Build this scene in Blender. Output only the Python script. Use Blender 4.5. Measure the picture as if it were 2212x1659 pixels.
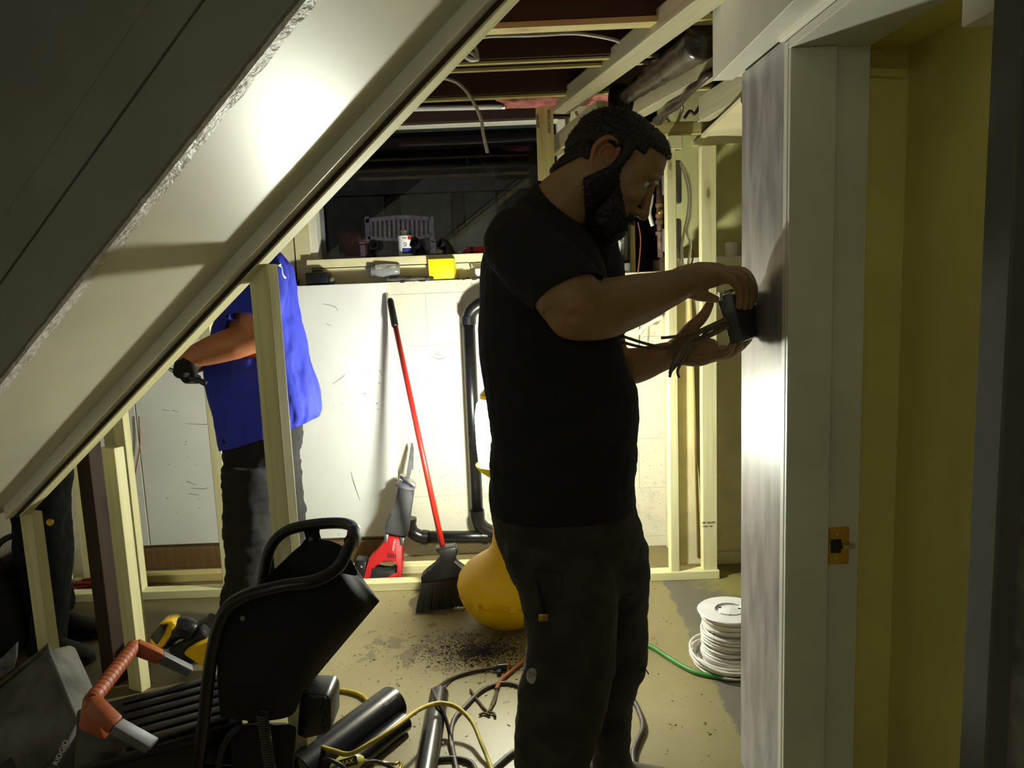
import bpy, bmesh, math, random
import numpy as np
from mathutils import Vector, Matrix, noise

for o in list(bpy.data.objects): bpy.data.objects.remove(o)
SC = bpy.context.scene
COL = SC.collection
random.seed(7)

# ---------------------------------------------------------------- camera, world, exposure
FPX = 1720.0; PITCH = math.radians(8.35); ROLL = math.radians(2.3); CH = 1.40
_F = Vector((0, math.cos(PITCH), -math.sin(PITCH))); _U0 = Vector((0, math.sin(PITCH), math.cos(PITCH))); _X = Vector((1, 0, 0))
_R = _X * math.cos(ROLL) - _U0 * math.sin(ROLL)
_U = _X * math.sin(ROLL) + _U0 * math.cos(ROLL)
CPOS = Vector((0, 0, CH))
cam_data = bpy.data.cameras.new('camera')
cam = bpy.data.objects.new('camera', cam_data); COL.objects.link(cam)
cam_data.sensor_fit = 'HORIZONTAL'; cam_data.sensor_width = 36.0
cam_data.lens = FPX / 2212.0 * 36.0
cam_data.clip_start = 0.02
cam.matrix_world = Matrix(((_R.x, _U.x, -_F.x, 0), (_R.y, _U.y, -_F.y, 0), (_R.z, _U.z, -_F.z, CH), (0, 0, 0, 1)))
SC.camera = cam

world = bpy.data.worlds.new('night'); SC.world = world; world.use_nodes = True
world.node_tree.nodes['Background'].inputs[0].default_value = (0.34, 0.34, 0.38, 1)
world.node_tree.nodes['Background'].inputs[1].default_value = 0.006

SC.view_settings.view_transform = 'Standard'; SC.view_settings.look = 'None'
SC.view_settings.gamma = 1.0; SC.view_settings.use_curve_mapping = False
SC.view_settings.exposure = 0.0

LAMP_STRENGTH = 1000.0       # radiance of the work-light bulb
PORCH_W = 130.0              # dim yard lamp outside the window

def add_point(name, loc, watts, col, r):
    d = bpy.data.lights.new(name, 'POINT'); d.energy = watts; d.color = col; d.shadow_soft_size = r
    o = bpy.data.objects.new(name, d); COL.objects.link(o); o.location = loc; return o
add_point('yard_light', (-2.6, 8.0, 3.6), PORCH_W, (0.95, 0.9, 1.0), 0.1)
add_point('near_room_fill', (-.5, -1.15, 1.9), 7.5, (.97, 1.0, .86), .06)  # added fill light behind the camera, lifts the doorway and stair side

# ---------------------------------------------------------------- measuring helpers (survey of the photo -> metres)
def ray(x, y): return _F + _R * ((x - 1106) / FPX) - _U * ((y - 829.5) / FPX)
def pZ(x, y, z=0.0):
    d = ray(x, y); return CPOS + d * ((z - CH) / d.z)
def P(x, y, Y):
    d = ray(x, y); return CPOS + d * (Y / d.y)
def pX(x, y, xv):
    d = ray(x, y); return CPOS + d * (xv / d.x)
# stair frame: t up along the flight (horizontal), w across (away from the camera), z above the sloped line
SP0 = Vector((-.63, 2.06, 1.415)); _th = math.radians(26.6); SM = .692
ST = Vector((math.cos(_th), -math.sin(_th), 0)); SN = Vector((math.sin(_th), math.cos(_th), 0))
def stw(t, w, z): return SP0 + ST * t + SN * w + Vector((0, 0, z + SM * t))

# ---------------------------------------------------------------- materials
MATS = {}
def _nodes(name):
    m = bpy.data.materials.new(name); m.use_nodes = True
    nt = m.node_tree; b = nt.nodes['Principled BSDF']; MATS[name] = m
    return m, nt, b
def N_(nt, typ, **kw):
    n = nt.nodes.new(typ)
    for k, v in kw.items():
        if hasattr(n, k): setattr(n, k, v)
    return n
def srgb(r, g, b):
    f = lambda c: (c / 255 / 12.92) if c / 255 <= .04045 else ((c / 255 + .055) / 1.055) ** 2.4
    return (f(r), f(g), f(b), 1)
def mix(nt, fac, a, b):
    n = nt.nodes.new('ShaderNodeMix'); n.data_type = 'RGBA'
    for sock, v in ((n.inputs[0], fac), (n.inputs[6], a), (n.inputs[7], b)):
        if hasattr(v, 'links') or hasattr(v, 'is_linked'): nt.links.new(v, sock)
        else: sock.default_value = v
    return n.outputs[2]
def math_(nt, op, a, b=None, clamp=False):
    n = nt.nodes.new('ShaderNodeMath'); n.operation = op; n.use_clamp = clamp
    for i, v in enumerate((a, b)):
        if v is None: continue
        if hasattr(v, 'is_linked'): nt.links.new(v, n.inputs[i])
        else: n.inputs[i].default_value = v
    return n.outputs[0]
def ramp(nt, fac, a, b):
    n = nt.nodes.new('ShaderNodeMapRange'); n.clamp = True; n.interpolation_type = 'SMOOTHSTEP'
    nt.links.new(fac, n.inputs[0]); n.inputs[1].default_value = a; n.inputs[2].default_value = b
    return n.outputs[0]
def coords(nt, stretch=(1, 1, 1), kind='Object'):
    tc = nt.nodes.new('ShaderNodeTexCoord'); mp = nt.nodes.new('ShaderNodeMapping')
    mp.inputs['Scale'].default_value = stretch
    nt.links.new(tc.outputs[kind], mp.inputs[0]); return mp.outputs[0]
def noise_(nt, vec, scale, detail=4, rough=.55):
    n = nt.nodes.new('ShaderNodeTexNoise'); nt.links.new(vec, n.inputs['Vector'])
    n.inputs['Scale'].default_value = scale; n.inputs['Detail'].default_value = detail; n.inputs['Roughness'].default_value = rough
    return n.outputs['Fac']
def vor(nt, vec, scale, feat='F1'):
    n = nt.nodes.new('ShaderNodeTexVoronoi'); n.feature = feat; nt.links.new(vec, n.inputs['Vector'])
    n.inputs['Scale'].default_value = scale; return n.outputs['Distance']
def bump(nt, b, h, strength=.2, dist=.002):
    n = nt.nodes.new('ShaderNodeBump'); n.inputs['Strength'].default_value = strength; n.inputs['Distance'].default_value = dist
    nt.links.new(h, n.inputs['Height']); nt.links.new(n.outputs[0], b.inputs['Normal'])
def M(name, rgb, rough=.6, var=.12, scale=12, bmp=.0, metal=0, spec=.5, stretch=(1, 1, 1), specks=None, bdist=.002):
    if name in MATS: return MATS[name]
    m, nt, b = _nodes(name); c = srgb(*rgb); v = coords(nt, stretch)
    f = noise_(nt, v, scale, 5)
    lo = tuple(x * (1 - var * 1.6) for x in c[:3]) + (1,); hi = tuple(min(1, x * (1 + var)) for x in c[:3]) + (1,)
    out = mix(nt, ramp(nt, f, .3, .7), lo, hi)
    if specks:
        s = ramp(nt, vor(nt, v, specks[1]), specks[2], specks[2] * .6)
        k = ramp(nt, noise_(nt, v, specks[1] * .12, 3), .5, .62)
        out = mix(nt, math_(nt, 'MULTIPLY', s, k), out, srgb(*specks[0]))
    nt.links.new(out, b.inputs['Base Color'])
    b.inputs['Roughness'].default_value = rough; b.inputs['Metallic'].default_value = metal
    b.inputs['Specular IOR Level'].default_value = spec
    if bmp: bump(nt, b, f if bmp < 0 else noise_(nt, v, scale * 6, 3), abs(bmp), bdist)
    return m
def wood(name, rgb, dark, knots=True, rough=.6):
    m, nt, b = _nodes(name); tc = coords(nt, (14, 14, .9)); tk = coords(nt, (9, 9, 3.2))
    oi = nt.nodes.new('ShaderNodeObjectInfo')
    add = nt.nodes.new('ShaderNodeVectorMath'); add.operation = 'ADD'; nt.links.new(tc, add.inputs[0])
    cmb = nt.nodes.new('ShaderNodeCombineXYZ'); mul = math_(nt, 'MULTIPLY', oi.outputs['Random'], 50)
    nt.links.new(mul, cmb.inputs[0]); nt.links.new(mul, cmb.inputs[2]); nt.links.new(cmb.outputs[0], add.inputs[1])
    g = noise_(nt, add.outputs[0], 3.2, 6, .6)
    w = nt.nodes.new('ShaderNodeTexWave'); nt.links.new(add.outputs[0], w.inputs['Vector']); w.inputs['Scale'].default_value = .55
    w.inputs['Distortion'].default_value = 6; w.inputs['Detail'].default_value = 2
    c = srgb(*rgb); d = srgb(*dark)
    o1 = mix(nt, math_(nt, 'MULTIPLY', ramp(nt, g, .35, .75), .35), c, d)
    o2 = mix(nt, math_(nt, 'MULTIPLY', ramp(nt, w.outputs['Fac'], .7, 1.0), .14), o1, d)
    if knots:
        a2 = nt.nodes.new('ShaderNodeVectorMath'); a2.operation = 'ADD'; nt.links.new(tk, a2.inputs[0]); nt.links.new(cmb.outputs[0], a2.inputs[1])
        kd = vor(nt, a2.outputs[0], .62)
        o2 = mix(nt, ramp(nt, kd, .075, .04), o2, tuple(x * .35 for x in d[:3]) + (1,))
        o2 = mix(nt, math_(nt, 'MULTIPLY', ramp(nt, kd, .16, .08), .35), o2, d)
    nt.links.new(o2, b.inputs['Base Color']); b.inputs['Roughness'].default_value = rough
    bump(nt, b, g, .12, .001)
    return m
def emis(name, rgb, s):
    m, nt, b = _nodes(name); b.inputs['Base Color'].default_value = (1, 1, 1, 1)
    b.inputs['Emission Color'].default_value = rgb + (1,); b.inputs['Emission Strength'].default_value = s; return m
def shell(name, rgb, alpha, rough=.05):
    """thin clear sheet: see-through with a coat of gloss"""
    m, nt, b = _nodes(name); b.inputs['Base Color'].default_value = srgb(*rgb); b.inputs['Roughness'].default_value = rough
    t = nt.nodes.new('ShaderNodeBsdfTransparent'); mx = nt.nodes.new('ShaderNodeMixShader'); lw = nt.nodes.new('ShaderNodeFresnel')
    lw.inputs[0].default_value = 1.45
    f = math_(nt, 'MAXIMUM', lw.outputs[0], alpha); nt.links.new(f, mx.inputs[0])
    nt.links.new(t.outputs[0], mx.inputs[1]); nt.links.new(b.outputs[0], mx.inputs[2])
    nt.links.new(mx.outputs[0], nt.nodes['Material Output'].inputs[0]); return m
def pane_glass(name):
    m, nt, b = _nodes(name)
    g = nt.nodes.new('ShaderNodeBsdfGlossy'); g.inputs['Roughness'].default_value = .02
    t = nt.nodes.new('ShaderNodeBsdfTransparent'); t.inputs[0].default_value = (.8, .82, .82, 1)
    d = nt.nodes.new('ShaderNodeBsdfDiffuse'); d.inputs[0].default_value = (.3, .3, .3, 1)
    fr = nt.nodes.new('ShaderNodeFresnel'); fr.inputs[0].default_value = 1.5
    v = coords(nt); dust = math_(nt, 'MULTIPLY', ramp(nt, noise_(nt, v, 40, 6, .7), .55, .8), .006)
    a = nt.nodes.new('ShaderNodeMixShader'); nt.links.new(fr.outputs[0], a.inputs[0]); nt.links.new(t.outputs[0], a.inputs[1]); nt.links.new(g.outputs[0], a.inputs[2])
    c = nt.nodes.new('ShaderNodeMixShader'); nt.links.new(dust, c.inputs[0]); nt.links.new(a.outputs[0], c.inputs[1]); nt.links.new(d.outputs[0], c.inputs[2])
    nt.links.new(c.outputs[0], nt.nodes['Material Output'].inputs[0]); return m

PINE = wood('pine', (232, 227, 176), (188, 164, 100))
FAINT = M('faint_print', (120, 118, 114), .6, .05, 20)
BASEW = wood('base_plank_wood', (120, 94, 54), (70, 48, 24), knots=False)
PINE2 = wood('pine_aged', (204, 190, 124), (142, 108, 52))
OLDWOOD = wood('old_brown_wood', (56, 40, 24), (30, 20, 11), knots=False, rough=.8)
JOIST = wood('joist_wood', (74, 52, 30), (40, 26, 14), knots=False, rough=.8)
GREYWOOD = wood('grey_lumber', (188, 182, 148), (132, 116, 80))
WHITE = M('white_gloss_paint', (232, 229, 212), .32, .05, 6, .06, spec=.5)
SOFFIT = M('soffit_paint', (208, 206, 180), .41, .04, 5, .10, spec=1.0)
for _k, _v in (('Coat Weight', .8), ('Coat Roughness', .46), ('Coat IOR', 1.7)): SOFFIT.node_tree.nodes['Principled BSDF'].inputs[_k].default_value = _v
STAIRGREY = M('stair_side_paint', (150, 149, 138), .6, .06, 3, .05)
CREAM = M('cream_paint', (226, 216, 172), .5, .08, 5, .08)
PANELW = M('white_panel', (233, 234, 230), .38, .04, 3, .03, specks=((90, 88, 84), 26, .10))
OLIVE = M('yellow_wall_paint', (240, 231, 140), .6, .05, 3, .04)
DARKWALL = M('grey_board', (120, 116, 108), .8, .35, 14, .2)
CASING = M('casing_paint', (204, 203, 186), .45, .06, 4, .05)
PLAST = M('streaked_plaster', (146, 143, 142), .34, .22, 10, .12, stretch=(1, 1.8, .55))
ROUGHPL = M('rough_plaster', (226, 220, 212), .35, .15, 60, -.9, bdist=.006)
BLACKP = M('black_plastic', (22, 22, 24), .35, .15, 30, .05)
ABS = M('black_pipe', (20, 20, 23), .3, .2, 20, .04)
BLACKF = M('black_fabric', (9, 9, 10), .85, .2, 60, .3)
RUBBER = M('dark_rubber', (34, 34, 36), .7, .2, 40, .2)
DUSTY = M('dusty_grey_plastic', (92, 90, 84), .8, .4, 7, .25)
YEL = M('yellow_plastic', (248, 198, 10), .4, .06, 8, .03)
YELB = M('bright_yellow', (255, 240, 10), .5, .02, 8)
RED = M('red_plastic', (196, 26, 30), .4, .08, 10, .03)
REDB = M('red_paint', (206, 40, 30), .35, .06, 12)
ORANGE = M('orange_plastic', (168, 84, 38), .5, .12, 20, .08)
GREYP = M('grey_plastic', (112, 112, 118), .5, .12, 20, .05)
STEEL = M('steel', (190, 190, 190), .3, .1, 40, metal=1)
BRASS = M('brass', (200, 160, 70), .35, .1, 30, metal=1)
COPPER = M('copper', (170, 96, 60), .4, .2, 20, metal=1)
WHITEP = M('white_plastic', (226, 224, 220), .4, .05, 10)
WCABLE = M('white_cable', (222, 218, 208), .4, .08, 20)
GCABLE = M('grey_cable', (70, 64, 60), .5, .15, 20)
BCABLE = M('brown_cable', (64, 44, 36), .5, .15, 20)
OCABLE = M('orange_cable', (150, 84, 40), .5, .15, 20)
YCABLE = M('yellow_cable', (190, 168, 46), .5, .12, 20)
GREENC = M('green_hose', (70, 138, 62), .45, .1, 20)
SKIN = M('skin', (146, 112, 72), .5, .08, 9, .06, specks=((150, 92, 70), 160, .18))
SKIN2 = M('skin_tanned', (184, 116, 78), .5, .1, 9, .08)
HAIR = M('dark_hair', (22, 16, 13), .6, .4, 120, -.8, stretch=(1, 1, 1))
TEE = M('black_cotton', (13, 13, 14), .9, .2, 30, .2)
JEANB = M('charcoal_work_cloth', (47, 46, 44), .9, .25, 18, .25)
NAVY = M('dark_denim', (30, 34, 44), .9, .3, 20, .25)
BLUE = M('blue_cotton', (38, 52, 190), .8, .08, 30, .2)
WPRINT = M('white_print', (236, 236, 236), .6, .03, 20)
PINK = M('pink_insulation', (222, 140, 136), .95, .2, 24, -.9, bdist=.02)
DUCT = M('brown_plastic_wrap', (58, 47, 36), .3, .4, 14, -.5, stretch=(.3, .3, 2), bdist=.008)
BENCHW = M('weathered_bench_wood', (176, 160, 170), .8, .2, 12, .1)
SHEDP = M('shed_panel', (92, 92, 84), .8, .15, 4)
NIGHTG = M('yard_soil', (48, 46, 40), .9, .3, 6, .3)
LEATHER = M('boot_leather', (30, 26, 24), .6, .2, 20, .2)
BULB = emis('bulb_glow', (.955, .985, .85), LAMP_STRENGTH)
def globe_mat():
    m, nt, b = _nodes('lamp_globe'); t = nt.nodes.new('ShaderNodeBsdfTransparent'); e = nt.nodes.new('ShaderNodeEmission'); mx = nt.nodes.new('ShaderNodeMixShader')
    e.inputs[0].default_value = (1, .97, .9, 1); e.inputs[1].default_value = 16; mx.inputs[0].default_value = .25
    nt.links.new(t.outputs[0], mx.inputs[1]); nt.links.new(e.outputs[0], mx.inputs[2]); nt.links.new(mx.outputs[0], nt.nodes['Material Output'].inputs[0]); return m
GLOBE = globe_mat()
GLASS = pane_glass('window_glass')
CLEARP = shell('clear_plastic', (210, 214, 214), .35, .12)

def conc_mat():
    m, nt, b = _nodes('painted_concrete'); v = coords(nt)
    n1 = noise_(nt, v, 3.2, 8, .65); n2 = noise_(nt, v, 26, 6, .7); sp = vor(nt, v, 70)
    a = mix(nt, math_(nt, 'MULTIPLY', ramp(nt, n1, .56, .72), .55), srgb(212, 208, 188), srgb(146, 140, 122))
    a = mix(nt, math_(nt, 'MULTIPLY', ramp(nt, n2, .60, .74), .55), a, srgb(128, 120, 104))
    a = mix(nt, math_(nt, 'MULTIPLY', ramp(nt, sp, .16, .08), ramp(nt, n1, .46, .58)), a, srgb(64, 60, 54))
    nt.links.new(a, b.inputs['Base Color']); b.inputs['Roughness'].default_value = .8; bump(nt, b, n2, .35, .004); return m
CONC = conc_mat()
def floor_mat():
    m, nt, b = _nodes('worn_painted_floor'); v = coords(nt)
    sep = nt.nodes.new('ShaderNodeSeparateXYZ'); nt.links.new(v, sep.inputs[0])
    wob = math_(nt, 'MULTIPLY', math_(nt, 'SUBTRACT', noise_(nt, v, 14, 5), .5), .05)
    edge = ramp(nt, math_(nt, 'ADD', sep.outputs[0], wob), .628, .640)
    n1 = noise_(nt, v, 2.4, 8, .62); n2 = noise_(nt, v, 13, 8, .68); sp = vor(nt, v, 46); n4 = noise_(nt, v, 5, 3)
    beige = mix(nt, ramp(nt, n1, .35, .7), srgb(141, 130, 90), srgb(154, 143, 104))
    vd = nt.nodes.new('ShaderNodeVectorMath'); vd.operation = 'DISTANCE'
    mp = coords(nt, (1, 1.9, 1)); nt.links.new(mp, vd.inputs[0]); vd.inputs[1].default_value = (-.30, 2.84 * 1.9, 0)
    near = ramp(nt, vd.outputs['Value'], .62, .05)
    wear = math_(nt, 'ADD', n2, math_(nt, 'MULTIPLY', near, .17))
    a = mix(nt, math_(nt, 'MULTIPLY', ramp(nt, wear, .655, .675), .85), beige, srgb(108, 98, 74))
    a = mix(nt, math_(nt, 'MULTIPLY', ramp(nt, sp, .13, .07), ramp(nt, n4, .47, .60)), a, srgb(72, 60, 44))
    g = mix(nt, n2, srgb(96, 93, 82), srgb(118, 114, 100))
    yl = math_(nt, 'MULTIPLY', ramp(nt, n1, .42, .56), ramp(nt, sep.outputs[1], 2.75, 3.05))
    g = mix(nt, math_(nt, 'MULTIPLY', yl, .6), g, srgb(170, 160, 80))
    a = mix(nt, edge, a, g)
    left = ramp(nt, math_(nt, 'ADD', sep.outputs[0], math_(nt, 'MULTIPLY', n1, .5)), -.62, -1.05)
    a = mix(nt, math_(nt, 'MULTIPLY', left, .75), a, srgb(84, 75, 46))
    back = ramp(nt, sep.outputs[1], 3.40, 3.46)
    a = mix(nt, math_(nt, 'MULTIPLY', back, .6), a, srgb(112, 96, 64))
    nt.links.new(a, b.inputs['Base Color']); b.inputs['Roughness'].default_value = .48
    bump(nt, b, wear, .15, .002); return m
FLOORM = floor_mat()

# ---------------------------------------------------------------- mesh helpers
def link(name, me, mat=None, parent=None, loc=None, smooth=False):
    o = bpy.data.objects.new(name, me); COL.objects.link(o)
    if mat:
        for mm in (mat if isinstance(mat, (list, tuple)) else [mat]): me.materials.append(mm)
    if smooth is True:
        me.polygons.foreach_set('use_smooth', [True] * len(me.polygons))
    elif smooth:
        try: me.polygons.foreach_set('use_smooth', [True] * len(me.polygons)); me.set_sharp_from_angle(angle=math.radians(smooth))
        except Exception: pass
    if parent: o.parent = parent
    if loc is not None: o.location = loc
    return o
def root(name, loc, label=None, cat=None, group=None, kind=None, rz=0):
    o = bpy.data.objects.new(name, None); COL.objects.link(o); o.location = loc; o.rotation_euler = (0, 0, rz); o.empty_display_size = .05
    return tag(o, label, cat, group, kind)
def tag(o, label=None, cat=None, group=None, kind=None):
    if label: o['label'] = label
    if cat: o['category'] = cat
    if group: o['group'] = group
    if kind: o['kind'] = kind
    return o
def done(bm, name, mat, parent=None, smooth=False, recenter=None, norm=True):
    """world-space bmesh -> object under parent (parent roots carry no rotation)"""
    if norm: bmesh.ops.recalc_face_normals(bm, faces=bm.faces)
    off = Vector((0, 0, 0))
    if parent:
        q = parent
        while q: off += q.location; q = q.parent
    if parent is None and recenter is not None: off = Vector(recenter)
    bmesh.ops.translate(bm, vec=-off, verts=bm.verts)
    me = bpy.data.meshes.new(name); bm.to_mesh(me); bm.free()
    o = link(name, me, mat, parent, None, smooth)
    if parent is None and recenter is not None: o.location = off
    return o
def box(bm, lo, hi, bevel=0):
    vs = [bm.verts.new((x, y, z)) for x in (lo[0], hi[0]) for y in (lo[1], hi[1]) for z in (lo[2], hi[2])]
    fs = [(0, 1, 3, 2), (4, 6, 7, 5), (0, 4, 5, 1), (2, 3, 7, 6), (0, 2, 6, 4), (1, 5, 7, 3)]
    fl = [bm.faces.new([vs[i] for i in f]) for f in fs]
    if bevel: bmesh.ops.bevel(bm, geom=list({e for f in fl for e in f.edges}), offset=bevel, segments=2, affect='EDGES', profile=.5)
def hexa(bm, a4, b4, bevel=0):
    """solid from two matching quads"""
    va = [bm.verts.new(p) for p in a4]; vb = [bm.verts.new(p) for p in b4]; n = len(va)
    fl = [bm.faces.new(va[::-1]), bm.faces.new(vb)]
    for i in range(n): fl.append(bm.faces.new((va[i], va[(i + 1) % n], vb[(i + 1) % n], vb[i])))
    if bevel: bmesh.ops.bevel(bm, geom=list({e for f in fl for e in f.edges}), offset=bevel, segments=2, affect='EDGES', profile=.5)
def obox(bm, c, ax, ay, az, bevel=0):
    c = Vector(c); hexa(bm, [c - az + s * ax + t * ay for s, t in ((-1, -1), (1, -1), (1, 1), (-1, 1))],
                        [c + az + s * ax + t * ay for s, t in ((-1, -1), (1, -1), (1, 1), (-1, 1))], bevel)
def pxprism(bm, poly, d, thick, bevel=0):
    """outline measured in the photo at its own distance d, given a real thickness going away"""
    f = d if callable(d) else (lambda x, y: d)
    a = [P(x, y, f(x, y)) for x, y in poly]; b = [p + Vector((0, thick, 0)) for p in a]
    hexa(bm, a, b, bevel)
def frames(pts):
    pts = [Vector(p) for p in pts]; n = len(pts); ts = []
    for i in range(n):
        t = pts[min(i + 1, n - 1)] - pts[max(i - 1, 0)]; ts.append(t.normalized() if t.length > 1e-9 else Vector((0, 0, 1)))
    up = Vector((0, 0, 1)) if abs(ts[0].z) < .9 else Vector((0, 1, 0))
    u = (up - ts[0] * up.dot(ts[0])).normalized(); out = []
    for t in ts:
        u = (u - t * u.dot(t)); u = u.normalized() if u.length > 1e-6 else t.orthogonal().normalized()
        out.append((t, u, t.cross(u)))
    return pts, out
def rings(bm, secs, closed_ends=True, loop=False):
    vs = [[bm.verts.new(p) for p in s] for s in secs]; n = len(vs[0]); k = len(vs)
    for i in range(k if loop else k - 1):
        A, B = vs[i], vs[(i + 1) % k]
        for j in range(n): bm.faces.new((A[j], A[(j + 1) % n], B[(j + 1) % n], B[j]))
    if closed_ends and not loop:
        bm.faces.new(vs[0][::-1]); bm.faces.new(vs[-1])
    return vs
def spline(pts, sub=6):
    pts = [Vector(p) for p in pts]; out = []
    for i in range(len(pts) - 1):
        p0, p1, p2, p3 = pts[max(i - 1, 0)], pts[i], pts[i + 1], pts[min(i + 2, len(pts) - 1)]
        for k in range(sub):
            t = k / sub
            out.append(.5 * ((2 * p1) + (p2 - p0) * t + (2 * p0 - 5 * p1 + 4 * p2 - p3) * t * t + (3 * p1 - p0 - 3 * p2 + p3) * t ** 3))
    out.append(pts[-1]); return out
def tube(bm, pts, r, n=10, sub=0, loop=False, ends=True):
    if sub: pts = spline(pts, sub)
    pts, fr = frames(pts); k = len(pts)
    rr = r if isinstance(r, (list, tuple)) else [r] * k
    if len(rr) != k: rr = list(np.interp(np.linspace(0, 1, k), np.linspace(0, 1, len(rr)), rr))
    rings(bm, [[p + (u * math.cos(a) + v * math.sin(a)) * q for a in [2 * math.pi * j / n for j in range(n)]] for p, (t, u, v), q in zip(pts, fr, rr)], ends, loop)
def cyl(bm, a, b, r, n=20, r2=None, bevel=0):
    tube(bm, [a, b], [r, r if r2 is None else r2], n)
def hollow(bm, a, b, r, ri, n=24):
    a, b = Vector(a), Vector(b); pts, fr = frames([a, b]); t, u, v = fr[0]
    def ring(p, q): return [p + (u * math.cos(2 * math.pi * j / n) + v * math.sin(2 * math.pi * j / n)) * q for j in range(n)]
    rings(bm, [ring(a, r), ring(b, r), ring(b, ri), ring(a, ri)], False, True)
def lathe(bm, prof, c, n=32, axis=Vector((0, 0, 1))):
    c = Vector(c); axis = axis.normalized(); u = axis.orthogonal().normalized(); v = axis.cross(u); secs = []
    for r, z in prof: secs.append([c + axis * z + (u * math.cos(2 * math.pi * j / n) + v * math.sin(2 * math.pi * j / n)) * max(r, 1e-4) for j in range(n)])
    rings(bm, secs)
def ball(bm, c, r, seg=16, sc=(1, 1, 1), rot=None):
    m = Matrix.Translation(Vector(c)) @ (rot.to_4x4() if rot else Matrix.Identity(4)) @ Matrix.Diagonal((sc[0] * r, sc[1] * r, sc[2] * r, 1))
    bmesh.ops.create_uvsphere(bm, u_segments=seg, v_segments=seg // 2, radius=1, matrix=m)
def B(): return bmesh.new()
def lumber(name, p0, p1, w, h, side, mat, parent=None, bevel=.0025, off=(0, 0)):
    """sawn board from p0 to p1; w along side, h across; local z runs along the grain"""
    p0, p1 = Vector(p0), Vector(p1); L = (p1 - p0).length; z = (p1 - p0).normalized()
    x = Vector(side); x = (x - z * x.dot(z)).normalized(); y = z.cross(x)
    bm = B(); box(bm, (-w / 2 + off[0], -h / 2 + off[1], 0), (w / 2 + off[0], h / 2 + off[1], L), bevel)
    bmesh.ops.recalc_face_normals(bm, faces=bm.faces)
    me = bpy.data.meshes.new(name); bm.to_mesh(me); bm.free()
    o = link(name, me, mat, parent)
    mw = Matrix(((x.x, y.x, z.x, p0.x), (x.y, y.y, z.y, p0.y), (x.z, y.z, z.z, p0.z), (0, 0, 0, 1)))
    q = parent; offv = Vector((0, 0, 0))
    while q: offv += q.location; q = q.parent
    o.matrix_basis = Matrix.Translation(-offv) @ mw
    return o
def text_mesh(name, s, size, mat, mw, parent=None, extrude=.0006):
    cu = bpy.data.curves.new(name, 'FONT'); cu.body = s; cu.size = size; cu.extrude = extrude; cu.align_x = 'CENTER'; cu.align_y = 'CENTER'; cu.resolution_u = 3
    t = bpy.data.objects.new(name + '_tmp', cu); COL.objects.link(t)
    bpy.context.view_layer.update()
    me = bpy.data.meshes.new_from_object(t.evaluated_get(bpy.context.evaluated_depsgraph_get()))
    bpy.data.objects.remove(t); bpy.data.curves.remove(cu); me.name = name
    me.materials.clear(); o = link(name, me, mat, parent)
    q = parent; offv = Vector((0, 0, 0))
    while q: offv += q.location; q = q.parent
    o.matrix_basis = Matrix.Translation(-offv) @ mw
    return o
def frame_at(c, x, y):
    x = Vector(x).normalized(); y = Vector(y); y = (y - x * y.dot(x)).normalized(); z = x.cross(y)
    return Matrix(((x.x, y.x, z.x, c[0]), (x.y, y.y, z.y, c[1]), (x.z, y.z, z.z, c[2]), (0, 0, 0, 1)))
def fuse(bm, voxel, smooth=4, fac=.5):
    """weld overlapping closed shapes into one continuous skin"""
    bmesh.ops.recalc_face_normals(bm, faces=bm.faces)
    me = bpy.data.meshes.new('weld'); bm.to_mesh(me); bm.free()
    t = bpy.data.objects.new('weld', me); COL.objects.link(t)
    r = t.modifiers.new('r', 'REMESH'); r.mode = 'VOXEL'; r.voxel_size = voxel; r.use_smooth_shade = True
    if smooth: s = t.modifiers.new('s', 'SMOOTH'); s.factor = fac; s.iterations = smooth
    bpy.context.view_layer.update()
    out = bpy.data.meshes.new_from_object(t.evaluated_get(bpy.context.evaluated_depsgraph_get()))
    bpy.data.objects.remove(t); bpy.data.meshes.remove(me)
    return out
def vco(me):
    a = np.empty(len(me.vertices) * 3); me.vertices.foreach_get('co', a); return a.reshape(-1, 3)
def vno(me):
    a = np.empty(len(me.vertices) * 3); me.vertices.foreach_get('normal', a); return a.reshape(-1, 3)
def setco(me, a): me.vertices.foreach_set('co', a.ravel()); me.update()

# ================================================================= SETTING
def st_(bm, name, mat, smooth=False):
    o = done(bm, name, mat, None, smooth); o['kind'] = 'structure'; return o
def sub(bm, name, mat, par, smooth=False): return done(bm, name, mat, par, smooth)

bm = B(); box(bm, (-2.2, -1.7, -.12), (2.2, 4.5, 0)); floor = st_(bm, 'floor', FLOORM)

# back wall: concrete footing wall, boards on it, ledge, upper wall round the window
bm = B(); box(bm, (-2.2, 3.804, 0), (.735, 4.06, 1.352)); wb = st_(bm, 'wall_back', CONC)
zs = [0, .052, .30, .548, .797, 1.045, 1.293, 1.352]
for r_ in range(7):
    xs = [-.60] + [x for x in [.607 - .4 * k + (.2 if r_ % 2 else 0) for k in range(-1, 4)][::-1] if -.55 < x < .70] + [.735]
    for x0, x1 in zip(xs[:-1], xs[1:]):
        bm = B(); box(bm, (x0 + .0007, 3.80 + random.uniform(0, .0008), zs[r_] + .0007), (x1 - .0007, 3.806, zs[r_ + 1] - .0007)); sub(bm, 'concrete_block', CONC, wb)
for x0, x1 in ((-3.0, -1.815), (-1.81, -.575)):
    bm = B(); box(bm, (max(x0, -2.1), 3.775, .115), (x1, 3.798, 1.352), .002); sub(bm, 'panel', PANELW, wb)
bm = B(); box(bm, (-2.1, 3.755, 0), (-.58, 3.80, .10), .003); o = sub(bm, 'base_plank', BASEW, wb)
bm = B(); random.seed(2)
for k in range(120):
    x = random.uniform(-.57, .50); ball(bm, (x, 3.80 + random.uniform(.0, .05), 1.352), random.uniform(.004, .011), 6, (1.6, 1, .7))
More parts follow.
